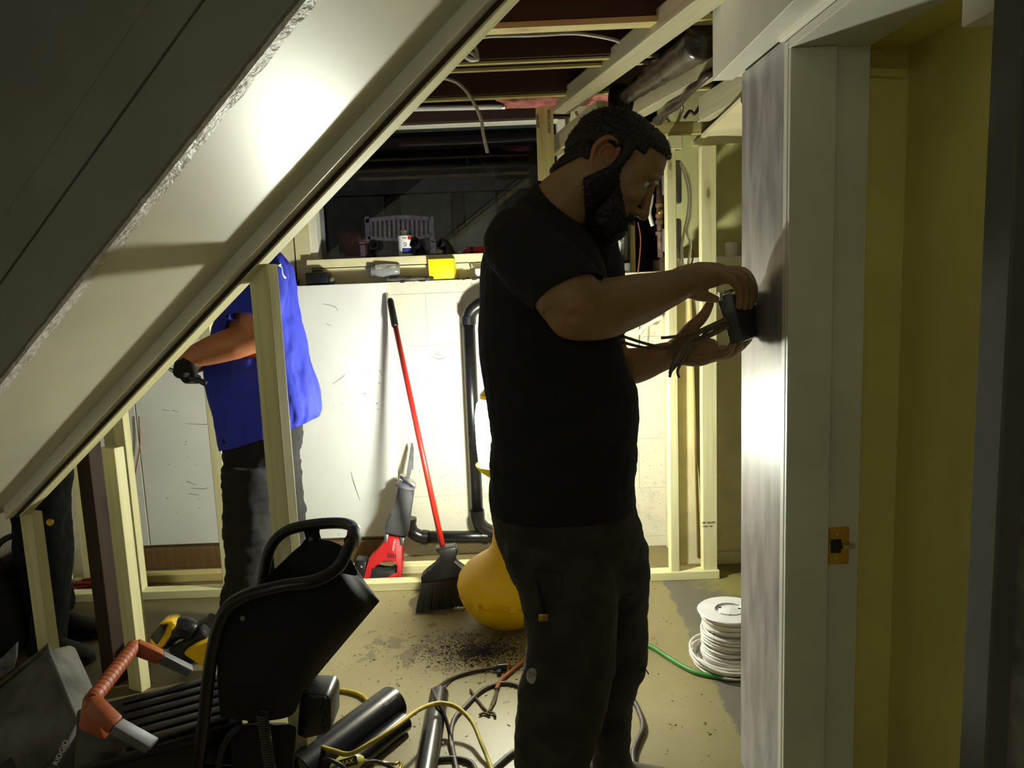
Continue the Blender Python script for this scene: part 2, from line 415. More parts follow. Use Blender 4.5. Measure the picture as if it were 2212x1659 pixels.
o = sub(bm, 'ledge_dirt', M('dark_grit', (58, 50, 40), .95, .3, 60), wb); o['kind'] = 'stuff'
bm = B()
for pts in ([(404, 1039), (424, 1048)], [(412, 1054), (440, 1056), (452, 1052)], [(408, 1066), (430, 1070)], [(350, 884), (366, 888)], [(372, 886), (386, 890)], [(758, 1020), (766, 1048), (778, 1082)], [(718, 830), (738, 816), (746, 808)], [(930, 770), (950, 776), (972, 766)], [(938, 764), (956, 768)], [(696, 656), (722, 662), (730, 672)], [(705, 700), (716, 704)], [(820, 800), (826, 812)], [(400, 915), (445, 917), (448, 914)]):
    yy = 3.7742 if pts[0][0] < 838 else 3.7992
    tube(bm, [P(x, y, yy) for x, y in pts], [.0006] + [.0014] * max(1, len(pts) - 2) + [.0005] if len(pts) > 2 else [.0012, .0006], 5, 3)
o = sub(bm, 'scuff_marks', M('scuff_grey', (96, 94, 86), .9, .3, 90), wb); o['kind'] = 'stuff'
bm = B(); box(bm, (-2.2, 3.87, 1.352), (-1.02, 4.06, 2.3)); box(bm, (-1.012, 3.875, 1.352), (-.94, 4.06, 2.3)); sub(bm, 'upper_wall', CREAM, wb)
bm = B(); box(bm, (-.94, 3.95, 2.10), (.30, 4.06, 2.3)); sub(bm, 'window_lintel', OLDWOOD, wb)
bm = B(); box(bm, (.30, 3.95, 1.352), (.585, 4.06, 2.3)); sub(bm, 'cream_pier', CREAM, wb)
bm = B(); box(bm, (.585, 4.30, 1.352), (.80, 4.40, 2.3)); box(bm, (.575, 3.96, 1.352), (.587, 4.4, 2.3)); sub(bm, 'dark_recess', OLDWOOD, wb)
# right end of the back wall
bm = B(); box(bm, (.735, 3.545, 0), (2.2, 4.06, 1.405)); wr2 = st_(bm, 'wall_back_right', CREAM)
bm = B(); box(bm, (.765, 3.645, 1.405), (2.2, 4.06, 2.3)); sub(bm, 'upper_wall', M('green_cream_paint', (206, 204, 140), .55, .06, 4), wr2)
bm = B(); box(bm, (.735, 3.53, 1.385), (2.2, 3.70, 1.41), .003); sub(bm, 'ledge_board', WHITE, wr2)
bm = B(); box(bm, (.88, 3.52, 0), (2.2, 3.545, .055), .003); sub(bm, 'baseboard', CREAM, wr2)
bm = B(); cyl(bm, (1.005, 3.595, 1.41), (1.005, 3.595, 1.47), .032, 16); sub(bm, 'pipe_stub', WHITEP, wr2, 40)
lumber('corner_strip', (.722, 3.53, .04), (.722, 3.53, 1.42), .026, .04, (1, 0, 0), PINE2, wr2)
# hanging drywall edge over the closet frame
q = [pZ(1484, 326, 1.90), pZ(1600, 219, 1.90), pZ(1640, 300, 1.90), pZ(1556, 328, 1.90)]
bm = B(); hexa(bm, q, [p + Vector((0, 0, .014)) for p in q]); o = st_(bm, 'ceiling_board', CREAM)

bm = B(); box(bm, (-2.25, -1.7, 0), (-2.1, 4.1, 2.3)); st_(bm, 'wall_left', WHITE)
bm = B(); box(bm, (-2.2, -1.75, 0), (2.2, -1.6, 2.3)); st_(bm, 'wall_near', CASING)

# right wall with the doorway
bm = B(); box(bm, (.600, 1.748, 0), (.768, 2.062, 1.852), .004); wr = st_(bm, 'wall_right', PLAST)
bm = B(); box(bm, (.62, -1.6, 0), (.78, .950, 2.05)); sub(bm, 'near_wall', DARKWALL, wr)
bm = B(); box(bm, (.602, .950, 1.842), (.78, 1.745, 2.05)); sub(bm, 'over_door', CASING, wr)
bm = B(); box(bm, (.61, .60, 1.688), (.86, 1.103, 1.84), .002); sub(bm, 'near_lintel', CASING, wr)
d1 = root('door_1', (.68, 1.40, 0), kind='structure')
bm = B(); box(bm, (.597, 1.722, 0), (.768, 1.747, 1.840), .002); sub(bm, 'far_jamb', CASING, d1)
bm = B(); box(bm, (.598, 1.708, 0), (.694, 1.722, 1.822), .002); sub(bm, 'door_stop', CASING, d1)
bm = B(); box(bm, (.597, 1.005, 1.822), (.768, 1.722, 1.841), .002); sub(bm, 'head_jamb', CASING, d1)
bm = B(); box(bm, (.592, .945, 0), (.625, 1.003, 1.84), .003); sub(bm, 'near_casing', M('shaded_casing', (96, 96, 88), .95, .06, 4, spec=.05), d1)  # casing paint darkened to stand in for shade on the near trim
bm = B(); box(bm, (.585, .98, 1.842), (.600, 1.75, 1.868), .003); sub(bm, 'head_casing', WHITE, d1)
a = P(1790, 1140, 1.72); b = P(1836, 1217, 1.72)
bm = B(); box(bm, (a.x, 1.7175, b.z), (b.x - .004, 1.7215, a.z), .001); sp = sub(bm, 'strike_plate', BRASS, d1)
zc = (a.z + b.z) / 2
bm = B(); box(bm, (a.x + .004, 1.7168, zc - .016), (a.x + .028, 1.7178, zc + .016)); sub(bm, 'latch_hole', BLACKP, sp)
bm = B(); box(bm, (a.x + .028, 1.708, zc - .005), (b.x + .006, 1.718, zc + .005), .001); sub(bm, 'latch_lip', STEEL, sp)
for s in (-1, 1):
    bm = B(); cyl(bm, (a.x + .018, 1.7165, zc + s * .027), (a.x + .018, 1.719, zc + s * .027), .0042, 12); sub(bm, 'screw', STEEL, sp)
# closet behind the doorway
bm = B(); box(bm, (.768, 1.88, 0), (1.0, 1.94, 2.05)); box(bm, (.925, -.6, 0), (1.0, 1.88, 2.05)); box(bm, (.768, -.6, 1.852), (.925, 1.88, 1.9)); box(bm, (.768, -.66, 0), (1.1, -.6, 2.0))
wc = st_(bm, 'wall_closet', OLIVE)
lumber('shelf_cleat', P(1845, 156, 1.872), P(1950, 161, 1.872), .018, .03, (0, 0, 1), OLIVE, wc)

# boxed-in duct over the doorway
bm = B()
hexa(bm, [(.548, 2.14, 1.853), (.60, 2.14, 1.853), (.60, 2.14, 2.25), (.548, 2.14, 2.25)], [(.512, .6, 1.853), (.60, .6, 1.853), (.60, .6, 2.25), (.512, .6, 2.25)], .002)
o = st_(bm, 'ceiling_bulkhead', CASING)
bm = B(); box(bm, (.56, 2.066, 1.86), (.76, 2.135, 2.25)); sub(bm, 'bulkhead_end', CREAM, o)

# ceiling: floor boards of the storey above, joists
bm = B(); box(bm, (-2.2, -1.7, 2.05), (2.2, 1.25, 2.12)); ce = st_(bm, 'ceiling', CASING)
bm = B(); box(bm, (-2.2, 1.25, 2.27), (2.2, 4.1, 2.31)); sub(bm, 'subfloor', OLDWOOD, ce)
for yy, z0, mt, xx in ((1.80, 2.05, JOIST, -.05), (2.285, 2.05, JOIST, -.9), (2.665, 2.05, JOIST, -1.2), (2.745, 2.05, JOIST, -1.2), (3.185, 2.05, JOIST, -1.6)):
    lumber('joist', (xx, yy + .01, z0 + .11), (1.9, yy - .035, z0 + .11), .038, .215, (0, 1, 0), mt, ce)
for yy, w, hh in ((2.285, .055, .016), (2.665, .022, .008), (2.745, .022, .010), (3.185, .030, .010)):
    lumber('furring_strip', (-1.0, yy + .01, 2.05 - hh / 2), (1.2, yy - .022, 2.05 - hh / 2), w, hh, (0, 1, 0), PINE2, ce, .001)
lumber('wall_plate', (-1.1, 3.64, 2.06), (.30, 3.60, 2.06), .05, .05, (0, 1, 0), OLDWOOD, ce)

# window
w1 = root('window_1', (-.32, 3.95, 1.45), kind='structure')
for nm, lo, hi, mt in (('sill_board', (-.955, 3.84, 1.432), (.30, 3.99, 1.472), CREAM), ('sill_apron', (-.935, 3.868, 1.352), (.30, 3.95, 1.428), CREAM),
                       ('side_frame', (-.945, 3.885, 1.472), (-.905, 4.0, 2.10), WHITE), ('head_frame', (-.94, 3.885, 2.075), (.30, 4.0, 2.10), WHITE), ('side_frame', (.262, 3.885, 1.472), (.30, 4.0, 2.10), WHITE)):
    bm = B(); box(bm, lo, hi, .003); sub(bm, nm, mt, w1)
bm = B(); box(bm, (-.905, 3.975, 1.472), (.262, 3.979, 2.075)); sub(bm, 'window_pane', GLASS, w1)
bm = B(); box(bm, (-.905, 3.965, 1.472), (-.885, 3.99, 2.075), .002); box(bm, (-.885, 3.965, 1.472), (.262, 3.99, 1.482), .002); sub(bm, 'sash', GREYP, w1)

# yard outside
zg = P(865, 560, 12).z - .42
bm = B(); box(bm, (-9, 4.06, zg - .2), (9, 16.2, zg)); o = st_(bm, 'floor_yard', NIGHTG)
sh = root('wall_shed', (0, 14.2, zg), kind='structure')
for x0, x1 in ((700, 838), (862, 980), (1000, 1075), (1090, 1240)):
    a = P(x0, 392, 14.2); b = P(x1, 560, 14.2); bm = B(); box(bm, (a.x, 14.2, zg), (b.x, 14.28, a.z), .01); sub(bm, 'panel', SHEDP, sh)
a = P(700, 374, 14.1); b = P(1240, 391, 14.1); bm = B(); box(bm, (a.x, 14.1, b.z - .1), (b.x, 14.3, a.z), .01); sub(bm, 'rail', SHEDP, sh)
for x0 in (850, 990, 1082):
    a = P(x0, 390, 14.15); bm = B(); box(bm, (a.x - .08, 14.15, zg), (a.x + .08, 14.3, a.z), .01); sub(bm, 'post', OLDWOOD, sh)
bm = B(); box(bm, (-5, 14.3, zg), (4, 14.4, P(900, 392, 14.3).z)); box(bm, (-6, 12.9, P(900, 340, 14).z), (6, 15, P(900, 320, 14).z)); sub(bm, 'shed_roof', OLDWOOD, sh)

# ================================================================= STAIRCASE (closed underside seen from below)
stair = root('staircase', SP0, 'closed white staircase with glossy sloping underside rising from lower left to ceiling', 'stairs')
def sprism(tz, w0, w1):    # outline in (t, z above slope) extruded across the flight
    bm = B(); hexa(bm, [stw(t, w0, z) for t, z in tz], [stw(t, w1, z) for t, z in tz]); return bm
T0, T1 = -1.10, .93
bm = sprism([(T0 - .06, .056), (T1, .056), (T1, .072), (T0 - .06, .072)], -.412, .0); sub(bm, 'soffit', SOFFIT, stair)
for tw in ((-.040, -.066, .015, .056, T0 - .02),):
    bm = sprism([(tw[4], tw[2]), (T1, tw[2]), (T1, tw[3]), (tw[4], tw[3])], tw[0], tw[1]); sub(bm, 'white_trim', WHITE, stair)
o = lumber('sloped_plate', stw(T0, -.019, .019), stw(T1, -.019, .019), .038, .036, SN, PINE, stair)
bm = sprism([(T0, .002), (T1, .002), (T1, .0145), (T0, .0145)], -.0382, -.0400); sub(bm, 'shade_strip', OLDWOOD, stair)  # thin dark strip painting in the shade on the plate's near face
bm = B(); n = 90; A = []; Bq = []
random.seed(3)
for i in range(n + 1):
    t = T0 - .06 + (T1 - T0 + .06) * i / n; j = random.uniform(-.0025, .0025)
    A.append([stw(t, -.410 + j * 1.4, .052), stw(t, -.436 + j, .050 + j), stw(t, -.436, .09), stw(t, -.410, .09)])
rings(bm, A); sub(bm, 'corner_bead', ROUGHPL, stair)
def side(z0, z1, wf, wb_, nm):
    bm = B(); tt = [T0 - .3 + .05 * i for i in range(0, 44)]
    hexa(bm, [stw(T0 - .3, wf, z0), stw(T1, wf, z0), stw(T1, wf, z1), stw(T0 - .3, wf, z1)], [stw(T0 - .3, wb_, z0), stw(T1, wb_, z0), stw(T1, wb_, z1), stw(T0 - .3, wb_, z1)], .003)
    return sub(bm, nm, STAIRGREY, stair)
side(.062, .238, -.446, -.41, 'skirt_board'); side(.252, .365, -.440, -.41, 'skirt_board'); side(.24, .25, -.425, -.41, 'groove'); side(.369, 1.6, -.436, -.41, 'side_panel')
bm = sprism([(T0 - .06, .072), (T1, .072), (T1, .6), (T0 - .06, .6)], -.02, -.40); sub(bm, 'stair_core', STAIRGREY, stair)

# ================================================================= STUD FRAMES
sf = root('stair_stud_frame', (-.9, 2.3, 0), 'new pine stud posts in a row under the lower edge of the stairs', 'wall frame')
def vpost(par, x, y, z1, mat=PINE, w=.064, h=.038, side=None, z0=0.0, lean=(0, 0), nm='stud'):
    return lumber(nm, (x, y, z0), (x + lean[0], y + lean[1], z1), w, h, side or ST, mat, par)
q3 = Vector((-.627, 2.07, 0)); vpost(sf, q3.x, q3.y, 1.432)
q2 = Vector((-1.338, 2.60, 0)); vpost(sf, q2.x, q2.y, .862)
q1 = Vector((-1.612, 2.56, 0)); vpost(sf, q1.x, q1.y, .662)
vpost(sf, -1.452, 2.66, .88, OLDWOOD, .07, .05)
vpost(sf, -1.44, 2.82, .97, PINE, .064, .038)

bf = root('back_stud_frame', (-.6, 3.39, 0), 'pine stud frame with long bottom plate along the back wall', 'wall frame')
SX = (1, 0, 0)
lumber('bottom_plate', (-2.09, 3.41, .019), (.884, 3.385, .019), .064, .038, (0, 1, 0), PINE, bf)
lumber('bottom_plate', (-.95, 3.60, .019), (-.10, 3.585, .019), .064, .038, (0, 1, 0), PINE, bf)
lumber('bottom_plate', (-2.09, 3.60, .019), (-1.2, 3.60, .019), .064, .038, (0, 1, 0), PINE2, bf)
def bstud(x, y, z1, mat=PINE, w=.064, h=.038, nm='stud'): return lumber(nm, (x, y, .038), (x, y, z1), w, h, SX, mat, bf)
bstud(P(498, 1245, 3.41).x, 3.41, 2.02, PINE, .05, .064)
bstud(P(302, 1285, 3.41).x, 3.41, 1.25, PINE, .05, .064)
bstud(-2.02, 3.60, 1.2, PINE, .038, .064)
s175 = bstud(.178, 3.40, 2.045, PINE2, .070, .038)
bstud(.690, 3.395, 1.86, PINE, .038, .064)
bstud(.846, 3.395, 1.862, PINE, .064, .05)
lumber('brace_rod', P(1490, 640, 3.55), P(1510, 1205, 3.50), .012, .03, SX, PINE2, bf)
lumber('cross_piece', P(1396, 279, 3.4), P(1514, 277, 3.4), .05, .038, (0, 0, 1), PINE2, bf)
lumber('cross_piece', P(1440, 309, 3.38), P(1472, 308, 3.38), .055, .045, (0, 0, 1), PINE, bf)
lumber('cross_piece', P(1195, 372, 3.40), P(1300, 366, 3.40), .045, .038, (0, 0, 1), PINE, bf)
# stamped mill marks on two studs
for (x, y, d, s, rot) in ((1162, 262, 3.379, '2X3 SPF', 1), (1186, 262, 3.379, 'KD-HT STUD', 1)):
    c = P(x, y, d); text_mesh('mill_stamp', s, .016, BLACKP, frame_at(c, (0, 0, 1), (-1, 0, 0)), bf, .0003)
c = P(1530, 1129, 3.3685); text_mesh('mill_stamp', 'SPF  KD-HT', .012, BLACKP, frame_at(c, (1, 0, 0), (0, 0, 1)), bf, .0003)
c = P(1527, 1137, 3.3685); text_mesh('mill_stamp', 'STUD  104', .010, BLACKP, frame_at(c, (1, 0, 0), (0, 0, 1)), bf, .0003)

# sloping lumber hung under the joists at upper right
def beam(name, a, b, w, h, label, mat=GREYWOOD):
    r_ = root(name, a, label, 'beam'); lumber('board', a, b, w, h, (0, 0, 1), mat, r_); return r_
a = P(1185, 232, 3.42) + Vector((.045, 0, 0)); bb = pZ(1508, -4, 2.04) ; bb = a + (bb - a) * 1.25
beam('hung_beam', a, bb, .058, .078, 'long pale beam running from the window post up to the ceiling bulkhead', GREYWOOD)
a = pZ(1360, 244, 2.02); bb = pZ(1540, 142, 2.02); bb = a + (bb - a) * 1.1
beam('hung_beam', a, bb, .066, .066, 'short pale beam beside the plastic-wrapped duct, ending at the bulkhead edge')
a = pZ(1521, 236, 1.99); bb = pZ(1597, 190, 1.99); bb = a + (bb - a) * 1.25
beam('hung_beam', a, bb, .095, .045, 'stubby pale beam end below the bulkhead corner by the plaster wall')
a = P(1198, 318, 3.55); bb = P(1300, 240, 3.0); beam('hung_beam', a, bb, .075, .04, 'pale sloping board low behind the bearded man\'s head')

# ================================================================= WORK LIGHT (the lamp that lights everything)
LX, LY = pZ(1102, 1352).x, 3.0
wl = root('work_light', (LX, LY, 0), 'yellow bowl-based portable work light glowing on the floor behind the bearded man', 'lamp')
bm = B(); lathe(bm, [(0, .0), (.05, .0), (.10, .014), (.15, .05), (.182, .10), (.192, .128), (.178, .131), (.178, .152), (.197, .155), (.200, .175), (.190, .212), (.160, .248), (.115, .278), (.075, .300), (.055, .325), (.046, .37), (.043, .60), (.046, .61), (0, .61)], (LX, LY, 0), 48); sub(bm, 'weighted_base', YEL, wl, 35)
for k in range(8):
    a0 = k * math.pi / 4 + .1
    p = Vector((LX + math.cos(a0) * .181, LY + math.sin(a0) * .181, .1415)); t = Vector((-math.sin(a0), math.cos(a0), 0)); rr_ = Vector((math.cos(a0), math.sin(a0), 0))
    bm = B(); obox(bm, p + rr_ * .004, t * .014, rr_ * .010, Vector((0, 0, .0135)), .002); sub(bm, 'slot_bridge', YEL, wl)
bm = B(); lathe(bm, [(.046, .60), (.075, .622), (.092, .640), (.096, .652), (.088, .654), (.0, .645)], (LX, LY, 0), 40); sub(bm, 'globe_saucer', YELB, wl, 35)
bm = B(); lathe(bm, [(.084, .655), (.088, .72), (.088, .84), (.078, .89), (.060, .915)], (LX, LY, 0), 40)
for f_ in list(bm.faces):
    if len(f_.verts) > 4: bm.faces.remove(f_)
sub(bm, 'globe', GLOBE, wl, True)
bm = B(); lathe(bm, [(.0, .905), (.064, .905), (.064, .925), (.045, .945), (.0, .95)], (LX, LY, 0), 32); sub(bm, 'globe_cap', YEL, wl, 35)
bm = B(); cyl(bm, (LX, LY, .645), (LX, LY, .735), .018, 16); sub(bm, 'lamp_socket', WHITEP, wl, 40)
bm = B(); ball(bm, (LX, LY, .79), .046, 24, (1, 1, 1.25)); sub(bm, 'bulb', BULB, wl, True)
wl.rotation_euler = (0, math.radians(-1.0), 0)   # its weighted bowl lets it lean
# crumbs of black shavings round its base
bm = B(); random.seed(11)
for i in range(2600):
    r = abs(random.gauss(0, .12)); a = random.uniform(0, 2 * math.pi)
    c = Vector((LX - .10 + r * 1.25 * math.cos(a), LY - .24 + r * .75 * math.sin(a), .001))
    if (c.xy - Vector((LX, LY))).length < .10: continue
    s = random.uniform(.0010, .0032); b_ = random.uniform(0, 3.1)
    u = Vector((math.cos(b_), math.sin(b_), 0)) * s * random.uniform(1, 2.2); v = Vector((-math.sin(b_), math.cos(b_), 0)) * s * .6
    vs = [bm.verts.new(c + u), bm.verts.new(c - u + v), bm.verts.new(c - u - v), bm.verts.new(c + Vector((0, 0, s)))]
    for f_ in ((0, 1, 2), (0, 1, 3), (1, 2, 3), (2, 0, 3)): bm.faces.new([vs[i_] for i_ in f_])
o = done(bm, 'plastic_shavings', BLACKP, None, False, (LX, LY, 0)); tag(o, 'black pipe shavings strewn on the floor in front of the yellow lamp base', 'debris', None, 'stuff')
bm = B()
for i in range(420):
    c = Vector((random.uniform(-.95, .60), random.uniform(1.9, 3.3), .0008)); s = random.uniform(.0012, .0034); b_ = random.uniform(0, 3.1)
    u = Vector((math.cos(b_), math.sin(b_), 0)) * s * random.uniform(1, 2.4); v = Vector((-math.sin(b_), math.cos(b_), 0)) * s * .5
    vs = [bm.verts.new(c + u), bm.verts.new(c - u + v), bm.verts.new(c - u - v), bm.verts.new(c + Vector((0, 0, s * .7)))]
    for f_ in ((0, 1, 2), (0, 1, 3), (1, 2, 3), (2, 0, 3)): bm.faces.new([vs[i_] for i_ in f_])
o = done(bm, 'floor_crumbs', OLDWOOD, None); tag(o, 'dark crumbs and wood bits scattered over the beige floor', 'debris', None, 'stuff')

# ================================================================= BROOM
def dbroom(x, y): return 3.13 + (1322 - y) / 680 * .60
br = root('push_broom', pZ(950, 1322), 'black angled broom with long red handle leaning on the back wall', 'broom')
bm = B(); tube(bm, [P(x, y, dbroom(x, y) + .02) for x, y in ((853, 700), (905, 945), (958, 1190))], .0125, 12); sub(bm, 'handle', REDB, br, True)
bm = B(); tube(bm, [P(x, y, dbroom(x, y) + .02) for x, y in ((842, 645), (843, 650), (853, 702), (854, 706))], [.010, .016, .017, .0135], 12); sub(bm, 'grip', BLACKP, br, True)
bm = B(); pxprism(bm, [(937, 1187), (985, 1181), (990, 1196), (975, 1215), (990, 1228), (1012, 1236), (1012, 1246), (910, 1262), (908, 1248), (925, 1232), (950, 1216), (958, 1205)], lambda x, y: dbroom(x, y) - .025, .06, .008); sub(bm, 'broom_head', BLACKP, br, 40)
bm = B(); random.seed(5)
for k in range(46):
    for row in (0, 1, 2):
        t = (k + .5) / 46; xa = 911 + t * 100; ya = 1256 - t * 15; xb = 898 + t * 122 + random.uniform(-2, 2); yb = 1322 - t * 16 + random.uniform(-3, 2)
        a = P(xa, ya, dbroom(xa, ya) - .018 + row * .016); b_ = P(xb, yb, dbroom(xb, yb) - .03 + row * .026)
        if b_.z < .002: b_.z = .002
        tube(bm, [a, b_], [.0032, .0045], 5)
o = sub(bm, 'bristles', BLACKP, br); o['kind'] = 'stuff'

# ================================================================= RECIPROCATING SAW
def dsaw(x, y): return 3.45 + (1258 - y) / 305 * .27
sw = root('reciprocating_saw', pZ(830, 1262), 'red and grey cordless reciprocating saw standing blade up against the wall', 'power saw')
def S(poly, off, th, bev, nm, mt, par=None, sm=40):
    bm = B(); pxprism(bm, poly, lambda x, y: dsaw(x, y) + off, th, bev); return sub(bm, nm, mt, par or sw, sm)
S([(876, 1034), (888, 957), (891, 956), (894, 968), (893, 1014), (889, 1016), (884, 1036)], .030, .0016, 0, 'blade', STEEL)
S([(863, 1028), (867, 1027), (896, 1046), (896, 1051), (890, 1051), (864, 1034)], .005, .045, .002, 'shoe', STEEL)
S([(868, 1046), (870, 1036), (886, 1046), (890, 1050), (888, 1060), (868, 1056)], .018, .02, .002, 'shoe_post', STEEL)
S([(853, 1046), (862, 1045), (880, 1053), (896, 1056), (896, 1060), (880, 1060), (866, 1054), (853, 1050)], -.004, .07, .004, 'collar', GREYP)
S([(859, 1050), (893, 1059), (891, 1075), (880, 1160), (873, 1162), (828, 1152), (835, 1122), (846, 1112), (852, 1106)], -.006, .07, .014, 'rubber_boot', M('boot_rubber', (72, 72, 76), .6, .1, 20))
S([(830, 1152), (839, 1155), (836, 1172), (829, 1172)], -.004, .06, .003, 'neck_clamp', STEEL)
S([(863, 1160), (874, 1162), (871, 1178), (864, 1178)], -.004, .06, .003, 'neck_clamp', STEEL)
S([(838, 1160), (862, 1162), (870, 1178), (869, 1205), (869, 1230), (864, 1256), (852, 1258), (857, 1240), (861, 1225), (858, 1212), (846, 1214), (828, 1208), (812, 1226), (806, 1226), (801, 1244), (797, 1258), (784, 1258), (786, 1250), (790, 1232), (794, 1211), (800, 1209), (820, 1188), (828, 1168)], 0, .058, .006, 'housing', RED)
S([(846, 1226), (856, 1224), (861, 1230), (858, 1238), (846, 1236)], .012, .034, .004, 'trigger', BLACKP)
S([(803, 1226), (806, 1226), (806, 1232), (826, 1236), (846, 1232), (858, 1240), (852, 1258), (800, 1258), (798, 1250)], -.003, .062, .007, 'rubber_grip', RUBBER)
S([(820, 1252), (840, 1247), (848, 1239), (858, 1240), (852, 1252)], -.005, .01, .002, 'red_inlay', RED)
S([(768, 1210), (792, 1212), (786, 1250), (780, 1250), (770, 1232), (764, 1220)], -.004, .068, .006, 'battery', BLACKP)
for k in range(5):
    x0 = 838 + k * 4; S([(x0, 1194 + k * .6), (x0 + 1.6, 1194 + k * .6), (x0 + 1.2, 1205 + k * .3), (x0 - .4, 1204 + k * .3)], -.0012, .003, 0, 'vent_slot', BLACKP)
c = P(851, 1178, dsaw(851, 1178) - .0016); up = (P(854, 1168, dsaw(854, 1168)) - P(851, 1188, dsaw(851, 1188))).normalized()
text_mesh('maker_print', 'Milwaukee', .012, WPRINT, frame_at(c, -up, Vector((.98, 0, .1))), sw, .0004)
c = P(781, 1225, dsaw(781, 1225) - .0052); text_mesh('battery_print', '18V', .012, WPRINT, frame_at(c, (.3, 0, -.95), (.95, 0, .3)), sw, .0004)

# ================================================================= DRAIN PIPES on the wall
dp = root('drain_pipe', (-.19, 3.70, .2), 'black waste pipe bent down the back wall and along its foot', 'pipe')
def W(x, y, d=3.715): return P(x, y, d)
bm = B(); tube(bm, [W(1075, 648), W(1050, 652), W(1030, 661), W(1016, 676), W(1012, 700)], .033, 18, 4); sub(bm, 'top_elbow', ABS, dp, True)
bm = B(); tube(bm, [W(1012, 690), W(1021, 900), W(1031, 1112)], .030, 18); sub(bm, 'upright_pipe', ABS, dp, True)
for x, y, x2, y2 in ((1012, 683, 1012, 700), (1030, 1102, 1031, 1116)):
    bm = B(); cyl(bm, W(x, y), W(x2, y2), .0365, 18); sub(bm, 'collar', ABS, dp, 40)
bm = B(); tube(bm, [W(1031, 1112), W(1034, 1128), W(1046, 1142), W(1066, 1152)], .034, 18, 4); sub(bm, 'lower_elbow', ABS, dp, True)
bm = B(); tube(bm, [W(905, 1160), W(1130, 1160)], .030, 18); sub(bm, 'foot_pipe', ABS, dp, True)
bm = B(); tube(bm, [W(884, 1121), W(885, 1135), W(892, 1150), W(908, 1159), W(922, 1161)], .032, 18, 4); sub(bm, 'foot_elbow', ABS, dp, True)
for x, y, x2, y2 in ((912, 1160, 924, 1161), (884, 1119, 884, 1127), (1042, 1160, 1054, 1160)):
    bm = B(); cyl(bm, W(x, y), W(x2, y2), .036, 18); sub(bm, 'collar', ABS, dp, 40)

# ================================================================= THINGS ON THE WINDOW LEDGE
LZ = 1.352; SZ = 1.472
def one(bm, name, mat, label, cat, group=None, smooth=40, at=None):
    vs = [v.co for v in bm.verts]; mn = Vector((min(v.x for v in vs), min(v.y for v in vs), min(v.z for v in vs))); mx = Vector((max(v.x for v in vs), max(v.y for v in vs), max(v.z for v in vs)))
    o = done(bm, name, mat, None, smooth, Vector(((mn.x + mx.x) / 2, (mn.y + mx.y) / 2, mn.z))); return tag(o, label, cat, group)
# yellow block
a = P(925, 560, 3.80); b_ = P(981, 605, 3.80)
bm = B(); hexa(bm, [P(924, 560, 3.81), P(979, 558, 3.81), P(981, 603, 3.81), P(928, 605, 3.81)], [p + Vector((.01, .045, 0)) for p in (P(924, 560, 3.81), P(979, 558, 3.81), P(981, 603, 3.81), P(928, 605, 3.81))], .001)
for v in bm.verts: v.co.z = max(v.co.z, LZ)
one(bm, 'note_pad', YELB, 'square bright yellow block standing on the ledge under the window', 'box')
# clear jar on its side
jr = root('clear_jar', P(838, 600, 3.83), 'clear plastic jar lying on the ledge left of the yellow block', 'jar')
zc = P(838, 583, 3.84); r = .034
bm = B(); ya = 3.84
lathe(bm, [(.024, -.06), (.034, -.045), (.034, .045), (.030, .055), (0, .058)], (zc.x, ya, zc.z), 24, Vector((1, .15, 0))); sub(bm, 'jar_wall', CLEARP, jr, 40)
bm = B(); lathe(bm, [(0, -.082), (.026, -.08), (.026, -.058), (0, -.058)], (zc.x, ya, zc.z), 24, Vector((1, .15, 0))); sub(bm, 'jar_lid', GREYP, jr, 40)
bm = B()
for k in range(40): ball(bm, (zc.x + random.uniform(-.035, .04), ya + random.uniform(-.018, .018), zc.z - .008 + random.uniform(-.016, .012)), random.uniform(.003, .006), 6)
o = sub(bm, 'screws_inside', STEEL, jr); o['kind'] = 'stuff'
# dusty tool handle lying in front
bm = B(); tube(bm, [P(836, 604, 3.815), P(845, 603, 3.815), P(846, 603, 3.815), P(934, 602, 3.815), P(937, 602, 3.815)], [.010, .011, .0135, .0135, .009], 14)
for v in bm.verts: v.co.z = max(v.co.z, LZ)
one(bm, 'caulk_stick', M('gritty_dark_tube', (84, 78, 70), .7, .6, 50, .5), 'gritty dark round stick lying along the concrete ledge edge below the jar', 'tube')
# black case at the left
cs = root('black_case', P(687, 610, 3.83), 'small black hard case on the ledge beside the blue-shirted worker', 'case')
bm = B(); a = P(661, 609, 3.80); b_ = P(709, 587, 3.80); box(bm, (a.x, 3.79, LZ), (b_.x, 3.86, b_.z), .006); sub(bm, 'case_body', BLACKP, cs, 40)
bm = B(); tube(bm, [(a.x + .03, 3.82, b_.z - .003), (a.x + .034, 3.82, b_.z + .006), (b_.x - .034, 3.82, b_.z + .006), (b_.x - .03, 3.82, b_.z - .003)], .0035, 8); sub(bm, 'case_handle', RUBBER, cs, True)
bm = B(); c = P(716, 600, 3.81); lathe(bm, [(0, 0), (.014, 0), (.016, .02), (.010, .032), (0, .034)], (c.x, 3.81, LZ), 16); one(bm, 'bottle_cap', GREYP, 'little grey cap beside the black case on the ledge', 'cap')
bm = B(); c = P(632, 603, 3.82); tube(bm, [(c.x - .04, 3.82, LZ + .018), (c.x - .01, 3.815, LZ + .02), (c.x + .03, 3.82, LZ + .016)], [.013, .018, .012], 12); one(bm, 'black_glove', RUBBER, 'crumpled black rag on the ledge at the far left', 'rag')
